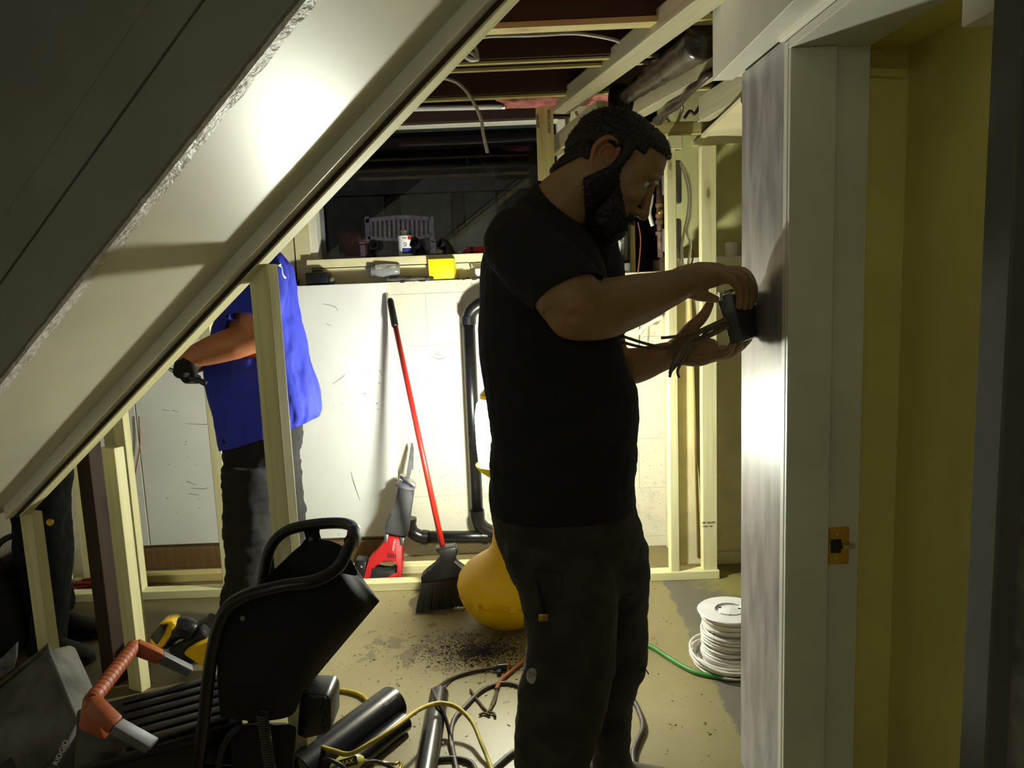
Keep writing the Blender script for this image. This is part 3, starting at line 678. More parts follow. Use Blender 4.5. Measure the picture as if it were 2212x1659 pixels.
# metal clip and white box
bm = B(); c = P(1019, 570, 3.86); tube(bm, [c + Vector((-.012, -.01, .012)), c + Vector((0, -.014, .02)), c + Vector((.012, -.01, .008)), c + Vector((.006, -.012, -.012)), c + Vector((-.006, -.012, -.012)), c + Vector((-.012, -.01, .012))], .004, 8, 3); one(bm, 'spring_clip', STEEL, 'shiny metal clip fixed to the sill right of the yellow block', 'clip')
bm = B(); a = P(1027, 600, 3.83); b_ = P(1060, 579, 3.83); box(bm, (a.x, 3.82, LZ), (b_.x, 3.86, b_.z), .002); one(bm, 'white_carton', WHITEP, 'small white carton on the ledge right by the bearded man\'s back', 'carton')
# sill: can, fittings, screwdriver
cn = P(876, 540, 3.90)
can = root('primer_can', (cn.x, 3.90, SZ), 'small round can with white label and blue band standing on the window sill', 'can')
rr = .0325; zt = P(876, 508, 3.90).z
bm = B(); lathe(bm, [(0, SZ), (rr, SZ), (rr, zt), (rr - .004, zt + .002), (.016, zt + .004), (.016, zt + .012), (.019, zt + .012), (.019, zt + .022), (0, zt + .022)], (cn.x, 3.90, 0), 28); sub(bm, 'can_body', STEEL, can, 40)
def band(a0, a1, z0, z1, mt, nm, r_=rr + .0006):
    bm = B(); n = 14; A = []
    for k in range(n + 1):
        a = a0 + (a1 - a0) * k / n; A.append((math.sin(a), -math.cos(a)))
    for k in range(n):
        p = [(cn.x + A[k][0] * r_, 3.90 + A[k][1] * r_), (cn.x + A[k + 1][0] * r_, 3.90 + A[k + 1][1] * r_)]
        bm.faces.new([bm.verts.new(v) for v in ((*p[0], z0), (*p[1], z0), (*p[1], z1), (*p[0], z1))])
    bmesh.ops.remove_doubles(bm, verts=bm.verts, dist=1e-6); return done(bm, nm, mt, can, True)
hh = zt - SZ
band(-2.6, 2.6, SZ + .004, zt - .004, WPRINT, 'label'); band(-.35, 2.2, SZ + .012, SZ + .38 * hh, M('label_blue', (30, 50, 130), .5), 'blue_band', rr + .0010)
band(.55, 1.4, SZ + .78 * hh, zt - .006, RED, 'red_mark', rr + .0010)
for nm, s, zz, size in (('hazard_mark', 'O', SZ + .56 * hh, .020), ('label_print', 'PVC', SZ + .84 * hh, .011), ('label_print', 'net 118', SZ + .46 * hh, .006)):
    text_mesh(nm, s, size, BLACKP, frame_at((cn.x + .004, 3.90 - rr - .0016, zz), (1, 0, 0), (0, 0, 1)), can, .0003)
def fit(path, r, ri, name, label, extra=None):
    rt = root(name, (path[0][0], path[0][1], SZ), label, 'pipe fitting')
    bm = B(); tube(bm, path, r, 20, 4); sub(bm, 'elbow_body', ABS, rt, True)
    d = (Vector(path[-1]) - Vector(path[-2])).normalized(); e = Vector(path[-1])
    bm = B(); hollow(bm, e - d * .012, e + d * .014, r + .005, r - .003, 22); sub(bm, 'socket_rim', ABS, rt, 40)
    d0 = (Vector(path[0]) - Vector(path[1])).normalized(); e0 = Vector(path[0])
    bm = B(); hollow(bm, e0 - d0 * .016, e0 + d0 * .001, r + .005, r - .003, 22); sub(bm, 'socket_rim', ABS, rt, 40)
    return rt
c = P(808, 530, 3.93); fit([(c.x - .02, 3.945, SZ + .002), (c.x - .018, 3.942, SZ + .03), (c.x - .008, 3.925, c.z - .006), (c.x, 3.90, c.z)], .019, .016, 'black_elbow_fitting', 'black pipe elbow on the window sill, open socket towards the room, left of the can')
c = P(900, 527, 3.91); fit([(c.x + .012, 3.925, SZ + .002), (c.x + .010, 3.92, SZ + .03), (c.x + .004, 3.905, c.z - .008), (c.x - .004, 3.885, c.z + .002)], .022, .018, 'black_elbow_fitting', 'black pipe elbow with open mouth just right of the can on the sill')
c = P(962, 532, 3.92); fit([(c.x + .012, 3.93, SZ + .002), (c.x + .010, 3.93, SZ + .024), (c.x + .002, 3.925, SZ + .042), (c.x - .014, 3.915, SZ + .050)], .022, .018, 'black_elbow_fitting', 'black pipe elbow turned sideways on the sill, rightmost of the fittings')
sd = root('red_screwdriver', P(1020, 545, 3.92), 'red-handled stubby driver lying on the window sill', 'screwdriver')
c0, c1 = P(1005, 539, 3.90), P(1038, 530, 3.90); zz = SZ + .016
bm = B(); tube(bm, [(c0.x, 3.90, zz), (c0.x + .008, 3.90, zz), (c0.x + .03, 3.90, zz), (c1.x + .02, 3.90, zz), (c1.x + .024, 3.90, zz)], [.008, .016, .013, .0165, .009], 14); sub(bm, 'handle', RED, sd, True)
bm = B(); tube(bm, [(c0.x + .026, 3.90, zz), (c0.x + .040, 3.90, zz)], .0172, 14); sub(bm, 'grip_ring', BLACKP, sd, 40)
bm = B(); tube(bm, [(c0.x, 3.90, zz), (c0.x - .03, 3.895, zz - .010)], .004, 8); sub(bm, 'shaft', STEEL, sd, True)
# printed carton behind the worker's shoulder
bx = root('printed_carton', P(535, 655, 3.83), 'white carton with red mark on the ledge above the blue sleeve', 'carton')
a = P(524, 656, 3.82); b_ = P(566, 628, 3.82); bm = B(); box(bm, (a.x, 3.80, LZ), (b_.x, 3.86, max(b_.z, LZ + .06)), .002); sub(bm, 'carton_body', WHITEP, bx)
bm = B(); box(bm, (a.x + .006, 3.7990, LZ + .028), (a.x + .04, 3.8002, LZ + .055)); sub(bm, 'red_mark', RED, bx)

# ================================================================= BENCH in the yard
bz = P(865, 560, 12).z - .42; D = 12.0
bh = root('garden_bench', (P(868, 540, D).x, D, bz), 'weathered slatted garden bench out in the dark yard beyond the window', 'bench')
top = [(790, 473), (815, 469), (845, 466), (870, 465), (900, 466), (928, 468)]
up_ = [P(x, y, D) for x, y in top]; lo_ = [P(x, y + 9, D) for x, y in top]
bm = B()
for i in range(len(top) - 1): hexa(bm, [up_[i], up_[i + 1], lo_[i + 1], lo_[i]], [p + Vector((0, .05, 0)) for p in (up_[i], up_[i + 1], lo_[i + 1], lo_[i])])
sub(bm, 'top_rail', BENCHW, bh)
bot = [(795, 510), (830, 513), (865, 514), (900, 512), (934, 503)]
bm = B()
for i in range(len(bot) - 1):
    q = [P(*bot[i], D), P(*bot[i + 1], D), P(bot[i + 1][0], bot[i + 1][1] + 7, D), P(bot[i][0], bot[i][1] + 7, D)]; hexa(bm, q, [p + Vector((0, .05, 0)) for p in q])
sub(bm, 'lower_rail', BENCHW, bh)
for k in range(13):
    x = 801 + k * 9.9; yt = np.interp(x, [t[0] for t in top], [t[1] for t in top]) + 5; yb = np.interp(x, [t[0] for t in bot], [t[1] for t in bot]) + 3
    bm = B(); pxprism(bm, [(x - 2.6, yt), (x + 2.6, yt), (x + 3.6, yb), (x - 1.6, yb)], D + .012, .025); sub(bm, 'slat', BENCHW, bh)
for x in (792, 931):
    bm = B(); a = P(x, 468, D); box(bm, (a.x - .035, D, bz), (a.x + .035, D + .06, a.z)); sub(bm, 'post', BENCHW, bh)
a = P(795, 527, D); b_ = P(945, 524, D); sz = bz + .43
for k in range(4):
    bm = B(); box(bm, (a.x, D - .42 + k * .105, sz), (b_.x, D - .42 + k * .105 + .085, sz + .03)); sub(bm, 'seat_slat', BENCHW, bh)
for x in (792, 940):
    c = P(x, 500, D).x
    bm = B(); box(bm, (c - .035, D - .42, bz), (c + .035, D - .36, sz + .22)); sub(bm, 'leg', BENCHW, bh)
    bm = B(); box(bm, (c - .04, D - .45, sz + .22), (c + .04, D + .02, sz + .25)); sub(bm, 'armrest', BENCHW, bh)

# ================================================================= CEILING CABLES, PIPES, INSULATION
def cable(name, pts, r, mat, label, cat='cable', sub_=6, n=8, group=None):
    bm = B(); tube(bm, pts, r, n, sub_); return one(bm, name, mat, label, cat, group, True)
cable('white_pipe', [P(820, 236, 3.56), P(960, 233, 3.56), P(1092, 230, 3.56)], .012, WHITEP, 'white plastic water pipe above the window, upper of two', 'pipe')
cable('white_pipe', [P(820, 263, 3.66), P(1000, 257, 3.66), P(1200, 246, 3.66)], .013, WHITEP, 'white plastic pipe just above the window head, lower of two', 'pipe')
cable('copper_pipe', [P(1085, 231, 3.56), P(1120, 230, 3.56), P(1190, 228, 3.56)], .009, COPPER, 'copper pipe joined to the white pipe beside the window post', 'pipe')
bm = B(); cyl(bm, P(1084, 230, 3.56), P(1090, 230, 3.56), .015, 12); one(bm, 'pipe_ring', STEEL, 'metal crimp ring joining white and copper pipes', 'ring')
cable('joist_cable', [P(1030, 84, 2.53), P(1060, 78, 2.53), P(1150, 76, 2.53), P(1230, 72, 2.53), P(1270, 75, 2.53), P(1320, 84, 2.53), P(1360, 98, 2.60)], .0055, WCABLE, 'pale cable stapled along the side of a ceiling joist')
cable('hanging_cable', [pZ(935, 148, 2.06), P(945, 168, 2.92), P(965, 170, 2.99), P(990, 180, 3.0), P(1012, 203, 3.0), P(1030, 235, 3.0), P(1040, 262, 3.0), P(1044, 290, 3.0), P(1053, 330, 3.0)], .0062, WCABLE, 'cut pale cable dangling from the ceiling in front of the window')
cable('coiled_cable', [P(1014, 96, 2.5), P(1026, 102, 2.5), P(1031, 124, 2.5), P(1018, 130, 2.5), P(1004, 121, 2.5), P(1012, 112, 2.49), P(1024, 118, 2.49), P(1032, 128, 2.48), P(1016, 127, 2.48), P(1002, 116, 2.48)], .0055, WCABLE, 'short knot of white cable at the stair edge under the joists')
def puff(c, sx, sy, sz, name, label, seed):
    bm = B(); bmesh.ops.create_icosphere(bm, subdivisions=4, radius=1)
    for v in bm.verts:
        n = noise.fractal(v.co * 2.2 + Vector((seed, 0, 0)), 1, 2, 4) * .32
        v.co = Vector((v.co.x * sx, v.co.y * sy, v.co.z * sz)) * (1 + n) + Vector(c)
    return one(bm, name, PINK, label, 'insulation', None, True)
puff((.16, 2.04, 2.13), .46, .09, .065, 'insulation_batt', 'pink fibre insulation bulging between joists at the top of the frame', 1.0)
puff((.24, 3.36, 2.085), .26, .07, .05, 'insulation_batt', 'torn pink insulation at the wall over the window post', 4.0)
# plastic-wrapped duct
dr = root('wrapped_duct', P(1345, 215, 3.3), 'duct wrapped in brown translucent plastic between the pale beams', 'duct')
pa, pb = P(1342, 216, 3.05), P(1522, 84, 2.30)
bm = B(); n = 26; pts = [pa.lerp(pb, k / n) for k in range(n + 1)]
tube(bm, pts, [.026 + .002 * math.sin(k * 1.9) + .028 * (k / n) for k in range(n + 1)], 18)
for v in bm.verts: v.co += Vector((noise.noise(v.co * 17), noise.noise(v.co * 17 + Vector((7, 0, 0))), noise.noise(v.co * 17 + Vector((0, 9, 0))))) * .003
sub(bm, 'wrap', DUCT, dr, True)
bm = B()
for k in range(4): tube(bm, [pa + Vector((-.015 * k + .02, -.012 * k, 0)) + Vector((math.cos(t) * .02, math.sin(t) * .035, math.sin(t) * .05 + math.cos(t) * .02)) for t in [j * .42 for j in range(15)]], .009, 8)
sub(bm, 'gathered_end', DUCT, dr, True)
pa, pb = P(1420, 262, 3.3), P(1540, 150, 2.6)
bm = B(); tube(bm, [pa.lerp(pb, k / 10) for k in range(11)], [.016 + .004 * math.sin(k * 2.3) for k in range(11)], 14)
for v in bm.verts: v.co += Vector((noise.noise(v.co * 21), noise.noise(v.co * 21 + Vector((7, 0, 0))), noise.noise(v.co * 21 + Vector((0, 9, 0))))) * .012
one(bm, 'plastic_sheet', DUCT, 'crumpled plastic bundle below the second pale beam', 'plastic sheet', None, True)
for k, (pp, mt, lb) in enumerate((([(1452, 270), (1440, 255), (1446, 240), (1456, 228), (1452, 214)], WCABLE, 'white cable loop sticking out above the closet frame, left one'),
                                  ([(1462, 268), (1470, 246), (1474, 232), (1466, 222)], WCABLE, 'white cable stub above the closet frame, middle one'),
                                  ([(1478, 256), (1490, 240), (1500, 246), (1510, 232), (1516, 222)], BCABLE, 'dark cable tangle above the closet frame by the beam end'),
                                  ([(1508, 262), (1514, 258), (1526, 250)], WCABLE, 'white cable stub under the stubby beam end'))):
    cable('cable_stub', [P(x, y, 3.42 - .02 * k) for x, y in pp], .0065, mt, lb)
cable('wire_drop', [P(1243, 240, 3.5), P(1250, 252, 3.5), P(1262, 262, 3.5), P(1278, 268, 3.5)], .006, WCABLE, 'white cable curving behind the man\'s head near the window post')
# service corner behind the man's face
cable('white_conduit', [P(1344, 478, 3.72), P(1332, 560, 3.72), P(1322, 602, 3.74)], .013, WHITEP, 'slim white pipe leaning in the corner behind the beard', 'pipe')
vp = root('vent_pipe', P(1347, 602, 3.84), 'upright black pipe on the ledge behind the bearded chin', 'pipe')
a, b_ = P(1348, 598, 3.85), P(1350, 300, 3.85)
bm = B(); cyl(bm, a, b_, .028, 20); sub(bm, 'pipe_wall', ABS, vp, True)
bm = B(); cyl(bm, (a.x, a.y, LZ), (a.x, a.y, LZ + .045), .037, 20); sub(bm, 'pipe_collar', CLEARP, vp, 40)
c = P(1347, 515, 3.82); text_mesh('pipe_print', 'SOLID WALL ABS  1-1/2', .015, FAINT, frame_at((c.x, a.y - .0285, c.z), (0, 0, 1), (-1, 0, 0)), vp, .0003)
bm = B(); lumber('x', (0, 0, 0), (0, 0, 1), .01, .01, (1, 0, 0), PINE); bm.free(); bpy.data.objects.remove(bpy.data.objects['x'])
rt = root('corner_post', P(1367, 585, 3.9), 'slim yellowed wood post right of the black vent pipe', 'post'); a = P(1367, 582, 3.93); lumber('board', (a.x, 3.93, LZ), (a.x, 3.93, 2.1), .024, .03, (1, 0, 0), PINE2, rt)
op = root('old_iron_pipe', P(1425, 560, 3.75), 'old brown iron water pipe with brass valve left of the closet studs', 'pipe')
bm = B(); tube(bm, [P(1424, 400, 3.72), P(1424, 470, 3.72), P(1427, 556, 3.72)], .013, 12); sub(bm, 'pipe_run', M('rusty_iron', (96, 70, 50), .6, .4, 30, .3), op, True)
for y in (440, 462, 476, 500): 
    bm = B(); cyl(bm, P(1424, y, 3.72), P(1424, y + 8, 3.72), .017, 12); sub(bm, 'pipe_coupling', M('rusty_iron2', (120, 92, 66), .5, .4, 30, .2), op, 40)
bm = B(); ball(bm, P(1426, 458, 3.69), .013, 14); sub(bm, 'brass_valve', BRASS, op, True)
rt = root('backing_board', P(1436, 560, 3.7), 'brown backing board with grey box behind the left closet stud', 'board'); a = P(1437, 450, 3.74); lumber('board', (a.x, 3.74, LZ), (a.x, 3.74, 1.95), .05, .02, (1, 0, 0), OLDWOOD, rt)
for y0, y1 in ((378, 420), (494, 543)):
    p, q = P(1431, y0, 3.70), P(1442, y1, 3.70); bm = B(); box(bm, (p.x, 3.69, q.z), (q.x + .02, 3.73, p.z), .003); sub(bm, 'grey_box', GREYP, rt, 40)
cable('white_tail', [P(1409, 420, 3.6), P(1406, 440, 3.6), P(1403, 458, 3.6), P(1406, 475, 3.6), P(1410, 488, 3.6)], .009, WCABLE, 'white cable tail hanging just past the man\'s nose')
cable('thin_wire', [P(1378, 480, 3.8), P(1384, 520, 3.8), P(1378, 590, 3.8)], .003, OCABLE, 'thin red wire hanging in the dark recess')
for (y0, y1, lb) in ((346, 440, 'dark grey electric panel between the closet studs, upper of two'), (472, 562, 'dark grey electric panel between the closet studs, lower of two')):
    p, q = P(1455, y0, 3.47), P(1473, y1, 3.47); bm = B(); box(bm, (p.x - .02, 3.46, q.z), (q.x, 3.53, p.z), .012); one(bm, 'electric_panel', GREYP, lb, 'electric panel')
for k, (pp, lb) in enumerate((([(1470, 352), (1480, 380), (1488, 420), (1486, 460), (1478, 500), (1473, 540), (1476, 580)], 'grey-white cable looping down between the closet studs, inner one'),
                              ([(1470, 350), (1486, 378), (1494, 420), (1491, 470), (1484, 500), (1492, 530), (1486, 575)], 'grey-white cable looping down between the closet studs, outer one'))):
    cable('panel_cable', [P(x, y, 3.42) for x, y in pp], .0058, WCABLE, lb)
cable('orange_wire', [P(1476, 536, 3.5), P(1490, 534, 3.49), P(1498, 550, 3.48), P(1490, 580, 3.5)], .004, OCABLE, 'short orange wire at the foot of the grey cables on the ledge')
cable('thin_wire', [P(1382, 690, 3.74), P(1381, 740, 3.74), P(1376, 790, 3.74)], .0025, BCABLE, 'thin dark wire on the concrete wall under the forearm')
cable('white_tail', [P(1380, 722, 3.7), P(1392, 706, 3.7), P(1410, 694, 3.7), P(1432, 684, 3.7)], .011, WCABLE, 'white cable end sticking out beside the left closet stud')
cable('wall_wire', [P(300, 900, 3.76), P(302, 960, 3.76), P(294, 1010, 3.76), P(290, 1040, 3.76)], .003, OCABLE, 'thin reddish wire hanging on the white wall boards')

# ================================================================= FLOOR THINGS
fr_ = root('cable_spool', pZ(1590, 1462), 'white reel of white electric cable standing on the floor by the plaster wall', 'cable spool')
sx, sy = .725, 2.62; R_ = .108
bm = B(); cyl(bm, (sx, sy, .018), (sx, sy, .186), .05, 24); sub(bm, 'drum', WHITEP, fr_, 40)
for z0, z1, nm in ((.012, .018, 'lower_flange'), (.188, .194, 'upper_flange')):
    bm = B(); lathe(bm, [(.018, z0), (R_, z0), (R_ + .003, (z0 + z1) / 2), (R_, z1), (.052, z1), (.048, z1 - .004 if z1 > .1 else z1), (.030, z1 - .004 if z1 > .1 else z1), (.018, z1)], (sx, sy, 0), 40); sub(bm, nm, WHITEP, fr_, 35)
bm = B(); lathe(bm, [(.0, .1885), (.017, .1885), (.017, .1915), (0, .1915)], (sx - .002, sy, 0), 24); sub(bm, 'hub_hole', BLACKP, fr_)
for a in (0.3, 2.4, 4.5):
    bm = B(); c = (sx + math.cos(a) * .038, sy + math.sin(a) * .038, 0); lathe(bm, [(0, .189), (.005, .189), (.005, .1912), (0, .1912)], c, 12); sub(bm, 'flange_hole', BLACKP, fr_)
bm = B(); tube(bm, [(sx + .049 * math.cos(a), sy + .049 * math.sin(a), .1945) for a in [2 * math.pi * j / 32 for j in range(32)]], .0018, 6, 0, True); sub(bm, 'hub_ring', STEEL, fr_, True)
random.seed(9)
for k in range(24):
    z = .024 + k * .0068; r = .090 + random.uniform(-.004, .008); t1, t2 = random.uniform(-.02, .02), random.uniform(-.02, .02)
    bm = B(); tube(bm, [(sx + r * math.cos(a), sy + r * math.sin(a), z + t1 * .3 * math.cos(a) + t2 * .3 * math.sin(a)) for a in [2 * math.pi * j / 28 for j in range(28)]], .0046, 7, 0, True); sub(bm, 'cable_turn', WCABLE, fr_, True)
for k in range(8):
    r = .112 + k * .0035; ox, oy = random.uniform(-.012, .004), random.uniform(-.012, .006); z = .007 + (k % 4) * .009; tl = random.uniform(0, .22) if k > 4 else .03
    bm = B(); tube(bm, [(sx + ox + r * math.cos(a), sy + oy + r * math.sin(a), z + max(0, -math.cos(a + .5)) * tl * r) for a in [2 * math.pi * j / 30 for j in range(30)]], .0046, 7, 0, True); sub(bm, 'loose_turn', WCABLE, fr_, True)
def fl(pts, r): return [pZ(x, y, z if z else r) for x, y, z in [(p + (0,))[:3] if len(p) == 2 else p for p in pts]]
cable('green_hose', fl([(1330, 1372), (1400, 1394), (1440, 1418), (1480, 1442), (1512, 1455), (1560, 1464)], .008), .0085, GREENC, 'green hose on the floor running from the man\'s leg to the spool', 'hose')
cable('grey_cord', fl([(1330, 1480), (1362, 1505), (1382, 1540), (1389, 1572), (1376, 1604), (1368, 1630), (1372, 1670)], .008), .009, GCABLE, 'thick grey cord on the floor right of the bearded man\'s legs', 'cord')
pc = root('brown_cord', pZ(1000, 1470), 'brown power cord with black plug lying on the beige floor', 'cord')
bm = B(); tube(bm, fl([(938, 1496, .05), (950, 1482, .03), (975, 1466), (1010, 1453), (1045, 1446), (1066, 1443, .012)], .008), .0065, 8, 6); sub(bm, 'cord_run', BCABLE, pc, True)
c0, c1 = pZ(1064, 1443, .014), pZ(1094, 1440, .014)
bm = B(); tube(bm, [c0, c0.lerp(c1, .3), c0.lerp(c1, .35), c1], [.009, .010, .013, .013], 12); sub(bm, 'plug', BLACKP, pc, 40)
for s in (-1, 1):
    bm = B(); d_ = (c1 - c0).normalized(); q = Vector((-d_.y, d_.x, 0)) * .006 * s; obox(bm, c1 + q + d_ * .008, d_ * .010, Vector((-d_.y, d_.x, 0)) * .001, Vector((0, 0, .003))); sub(bm, 'prong', BRASS, pc)
bm = B(); obox(bm, pZ(1078, 1452, .008), Vector((.008, 0, 0)), Vector((0, .012, 0)), Vector((0, 0, .008)), .002); sub(bm, 'plug_tab', BLACKP, pc)
oc = root('loose_cable', pZ(1090, 1480), 'frayed orange-brown cable end lying on the floor by the near leg', 'cord')
bm = B(); tube(bm, fl([(1180, 1400), (1135, 1426), (1105, 1450), (1082, 1470), (1072, 1490)], .008), .0075, 8, 6); sub(bm, 'cord_sheath', OCABLE, oc, True)
for pp in ([(1074, 1486), (1066, 1510), (1056, 1538)], [(1074, 1486), (1070, 1512), (1054, 1540)], [(1016, 1490), (1030, 1510), (1050, 1535)], [(1058, 1545), (1045, 1540), (1036, 1544)], [(1056, 1540), (1066, 1540), (1070, 1548)]):
    bm = B(); tube(bm, fl(pp, .006), .0042, 6, 4); sub(bm, 'bare_strand', M('dirty_strand', (92, 70, 44), .7, .4, 40), oc, True)
cable('loose_cable', fl([(1140, 1492), (1110, 1478), (1078, 1477), (1040, 1492), (1005, 1526), (982, 1552), (974, 1585), (978, 1620), (990, 1680)], .007), .0075, GCABLE, 'dark cord arching on the floor left of the near leg', 'cord')
cable('loose_cable', fl([(934, 1490, .06), (945, 1515, .075), (960, 1545, .05), (970, 1580, .02), (976, 1620), (996, 1680)], .007), .006, BCABLE, 'thin dark cord draped over the narrow pipe end', 'cord')
cable('loose_cable', fl([(915, 1680), (935, 1645), (970, 1638), (1000, 1640), (1022, 1652), (1035, 1685)], .007), .0075, GCABLE, 'black cord loop at the bottom edge right of the narrow pipe', 'cord')
cable('loose_cable', fl([(1180, 1580), (1120, 1618), (1090, 1640), (1060, 1668), (1040, 1690)], .007), .0085, GCABLE, 'grey cord running from under the near leg to the bottom edge', 'cord')
cable('yellow_cord', fl([(660, 1505), (690, 1497), (730, 1491), (765, 1496), (788, 1508), (802, 1530), (800, 1560)], .008), .0068, YCABLE, 'yellow cord loop behind the thick black pipe', 'cord')
cable('yellow_cord', [pZ(x, y, z) for x, y, z in ((620, 1622, .06), (660, 1612, .09), (685, 1612, .10), (720, 1622, .11), (755, 1629, .12), (795, 1608, .13), (850, 1573, .13), (900, 1536, .115), (935, 1521, .095), (962, 1520, .085), (990, 1530, .07), (1020, 1560, .05), (1040, 1606, .03), (1054, 1640, .015), (1072, 1690, .01))], .0068, YCABLE, 'yellow cord arching over both black pipes towards the camera', 'cord')
cable('twig', fl([(676, 1470), (700, 1474), (720, 1482), (744, 1491)], .003), .0028, OLDWOOD, 'thin wood splinter on the floor by the yellow loop', 'splinter')
# loose pipes
def loose(name, e, far, r, label):
    e, far = Vector(e), Vector(far); rt = root(name, (e + far) / 2 * 1.0, label, 'pipe'); rt.location.z = 0
    bm = B(); hollow(bm, e, far, r, r - .006, 32); sub(bm, 'pipe_wall', ABS, rt, 40); return rt
e = pZ(848, 1520, .057); f_ = pZ(690, 1640, .057); f_ = e + (f_ - e) * 1.25
rt = loose('black_pipe', e, f_, .056, 'thick black pipe lying on the floor beside the black bag frame')
dv = (f_ - e).normalized(); sd_ = Vector((-dv.y, dv.x, 0)); sd_ = sd_ if sd_.y < 0 else -sd_
c = e.lerp(f_, .12) + Vector((0, 0, .057)).lerp(sd_ * .057, .45); nrm = (c - e.lerp(f_, .12)).normalized()
c = e.lerp(f_, .12) + nrm * .0565
text_mesh('pipe_print', 'ABS DWV', .013, FAINT, frame_at(c, -dv, nrm.cross(-dv)), rt, .0003)
e2 = pZ(866, 1552, .03) + Vector((.012, -.02, 0)); f2 = e2 + (f_ - e)
loose('black_pipe', e2, f2, .03, 'thinner black pipe tucked along the thick pipe on its near side')
e = pZ(949, 1500, .032); f_ = pZ(922, 1659, .032); f_ = e + (f_ - e) * 1.2
loose('black_pipe', e, f_, .031, 'narrow shiny black pipe pointing towards the camera under the yellow cord')
# yellow hand tool at the bottom edge
mt_ = root('heat_tool', pZ(770, 1655, .0), 'pale yellow corded hand tool with metal rod at the bottom edge', 'hand tool')
a, b_ = pZ(700, 1668, .04), pZ(782, 1642, .04)
bm = B(); ax = (b_ - a).normalized(); L = (b_ - a).length; lathe(bm, [(0, -.02), (.022, -.015), (.028, .02), (.030, L * .5), (.028, L * .8), (.016, L * .98), (.010, L * 1.05), (0, L * 1.06)], a, 24, ax); sub(bm, 'tool_body', M('pale_yellow_plastic', (206, 196, 96), .35, .12, 14), mt_, 35)
bm = B(); tube(bm, [b_, pZ(852, 1650, .035)], [.005, .0035], 10); sub(bm, 'metal_rod', STEEL, mt_, True)
bm = B(); tube(bm, [pZ(800, 1650, .02), pZ(848, 1652, .02), pZ(862, 1646, .02), pZ(866, 1656, .02), pZ(858, 1668, .02)], .004, 8, 3); sub(bm, 'wire_hook', BRASS, mt_, True)
s_ = ax.cross(Vector((0, 0, 1))).normalized(); nn = (Vector((0, -.75, .66)) - ax * Vector((0, -.75, .66)).dot(ax)).normalized()
bm = B(); obox(bm, a.lerp(b_, .55) + nn * .029, ax * .03, nn.cross(ax) * .012, nn * .0015, .0005); sub(bm, 'name_plate', RUBBER, mt_)
text_mesh('plate_print', 'MAX', .018, YELB, frame_at(a.lerp(b_, .55) + nn * .0312, ax, nn.cross(ax)), mt_, .0003)
cable('tool_lead', [pZ(x, y, z) for x, y, z in ((672, 1672, .02), (680, 1650, .07), (705, 1641, .09), (735, 1652, .08), (755, 1672, .05))], .0055, GCABLE, 'black lead looping up left of the pale yellow tool', 'cord')
cable('tool_lead', [pZ(x, y, z) for x, y, z in ((772, 1672, .02), (790, 1650, .06), (812, 1645, .06), (840, 1655, .05), (866, 1672, .02))], .0055, GCABLE, 'black lead looping over the rod of the pale yellow tool', 'cord')

# yellow-black cordless tool behind the tote
ct = root('cordless_tool', pZ(400, 1440), 'yellow and black cordless power tool on the floor behind the orange handle', 'power tool')
def PP(x, y, d=2.72): return P(x, y, d)
def prism_(poly, d, th, bev, nm, mt, par):
    bm = B(); pxprism(bm, poly, d, th, bev); return sub(bm, nm, mt, par, 40)
prism_([(320, 1384), (346, 1344), (372, 1341), (380, 1352), (368, 1374), (352, 1402), (330, 1402)], 2.68, .07, .012, 'battery', YEL, ct)
prism_([(324, 1378), (344, 1350), (362, 1349), (352, 1372), (338, 1394)], 2.672, .01, .003, 'battery_face', BLACKP, ct)
bm = B(); tube(bm, [PP(352, 1388), PP(376, 1362), PP(400, 1356), PP(420, 1366)], [.030, .038, .040, .034], 16, 3); sub(bm, 'motor_body', BLACKP, ct, True)
bm = B(); tube(bm, [PP(398, 1396), PP(425, 1376), PP(446, 1364)], [.020, .024, .028], 14, 3); sub(bm, 'side_handle', RUBBER, ct, True)
bm = B(); tube(bm, [PP(430, 1362, 2.80), PP(462, 1346, 2.80)], [.035, .040], 16); sub(bm, 'guard', GREYP, ct, 40)
prism_([(392, 1414), (420, 1396), (452, 1384), (470, 1386), (470, 1440), (432, 1440)], 2.66, .07, .012, 'gear_case', YEL, ct)
prism_([(360, 1404), (388, 1392), (416, 1400), (420, 1436), (380, 1438)], 2.70, .05, .01, 'lower_case', RUBBER, ct)

# tool tote with orange handle
tb = root('tool_tote', pZ(390, 1560, 0), 'black lidded tool box with ribbed orange carrying handle at lower left', 'tool box')
A_ = pZ(236, 1501, .30); B_ = pZ(452, 1447, .30); u = (B_ - A_); u.z = 0; LN = .30; u = u.normalized(); v = Vector((u.y, -u.x, 0)); WD = .30
o_ = Vector((A_.x, A_.y, 0))
def tq(a, b_, z): return o_ + u * a + v * b_ + Vector((0, 0, z))
def tbox(a0, a1, b0, b1, z0, z1, nm, mt, bev=.006, par=None):
    bm = B(); hexa(bm, [tq(a0, b0, z0), tq(a1, b0, z0), tq(a1, b1, z0), tq(a0, b1, z0)], [tq(a0, b0, z1), tq(a1, b0, z1), tq(a1, b1, z1), tq(a0, b1, z1)], bev); return sub(bm, nm, mt, par or tb, 40)
tbox(-.06, LN - .02, .02, WD - .02, .0, .255, 'tote_body', BLACKP, .012)
tbox(-.08, LN, 0, WD, .255, .285, 'lid', BLACKP, .010)
for k in range(6): tbox(.03, LN - .03, .03 + k * .045, .060 + k * .045, .285, .297, 'lid_rib', BLACKP, .004)
h1, h2 = pZ(290, 1396, .40), pZ(196, 1516, .40); s1, s2 = pZ(348, 1420, .365), pZ(250, 1568, .365); g1, g2 = pZ(412, 1450, .29), pZ(330, 1612, .29)
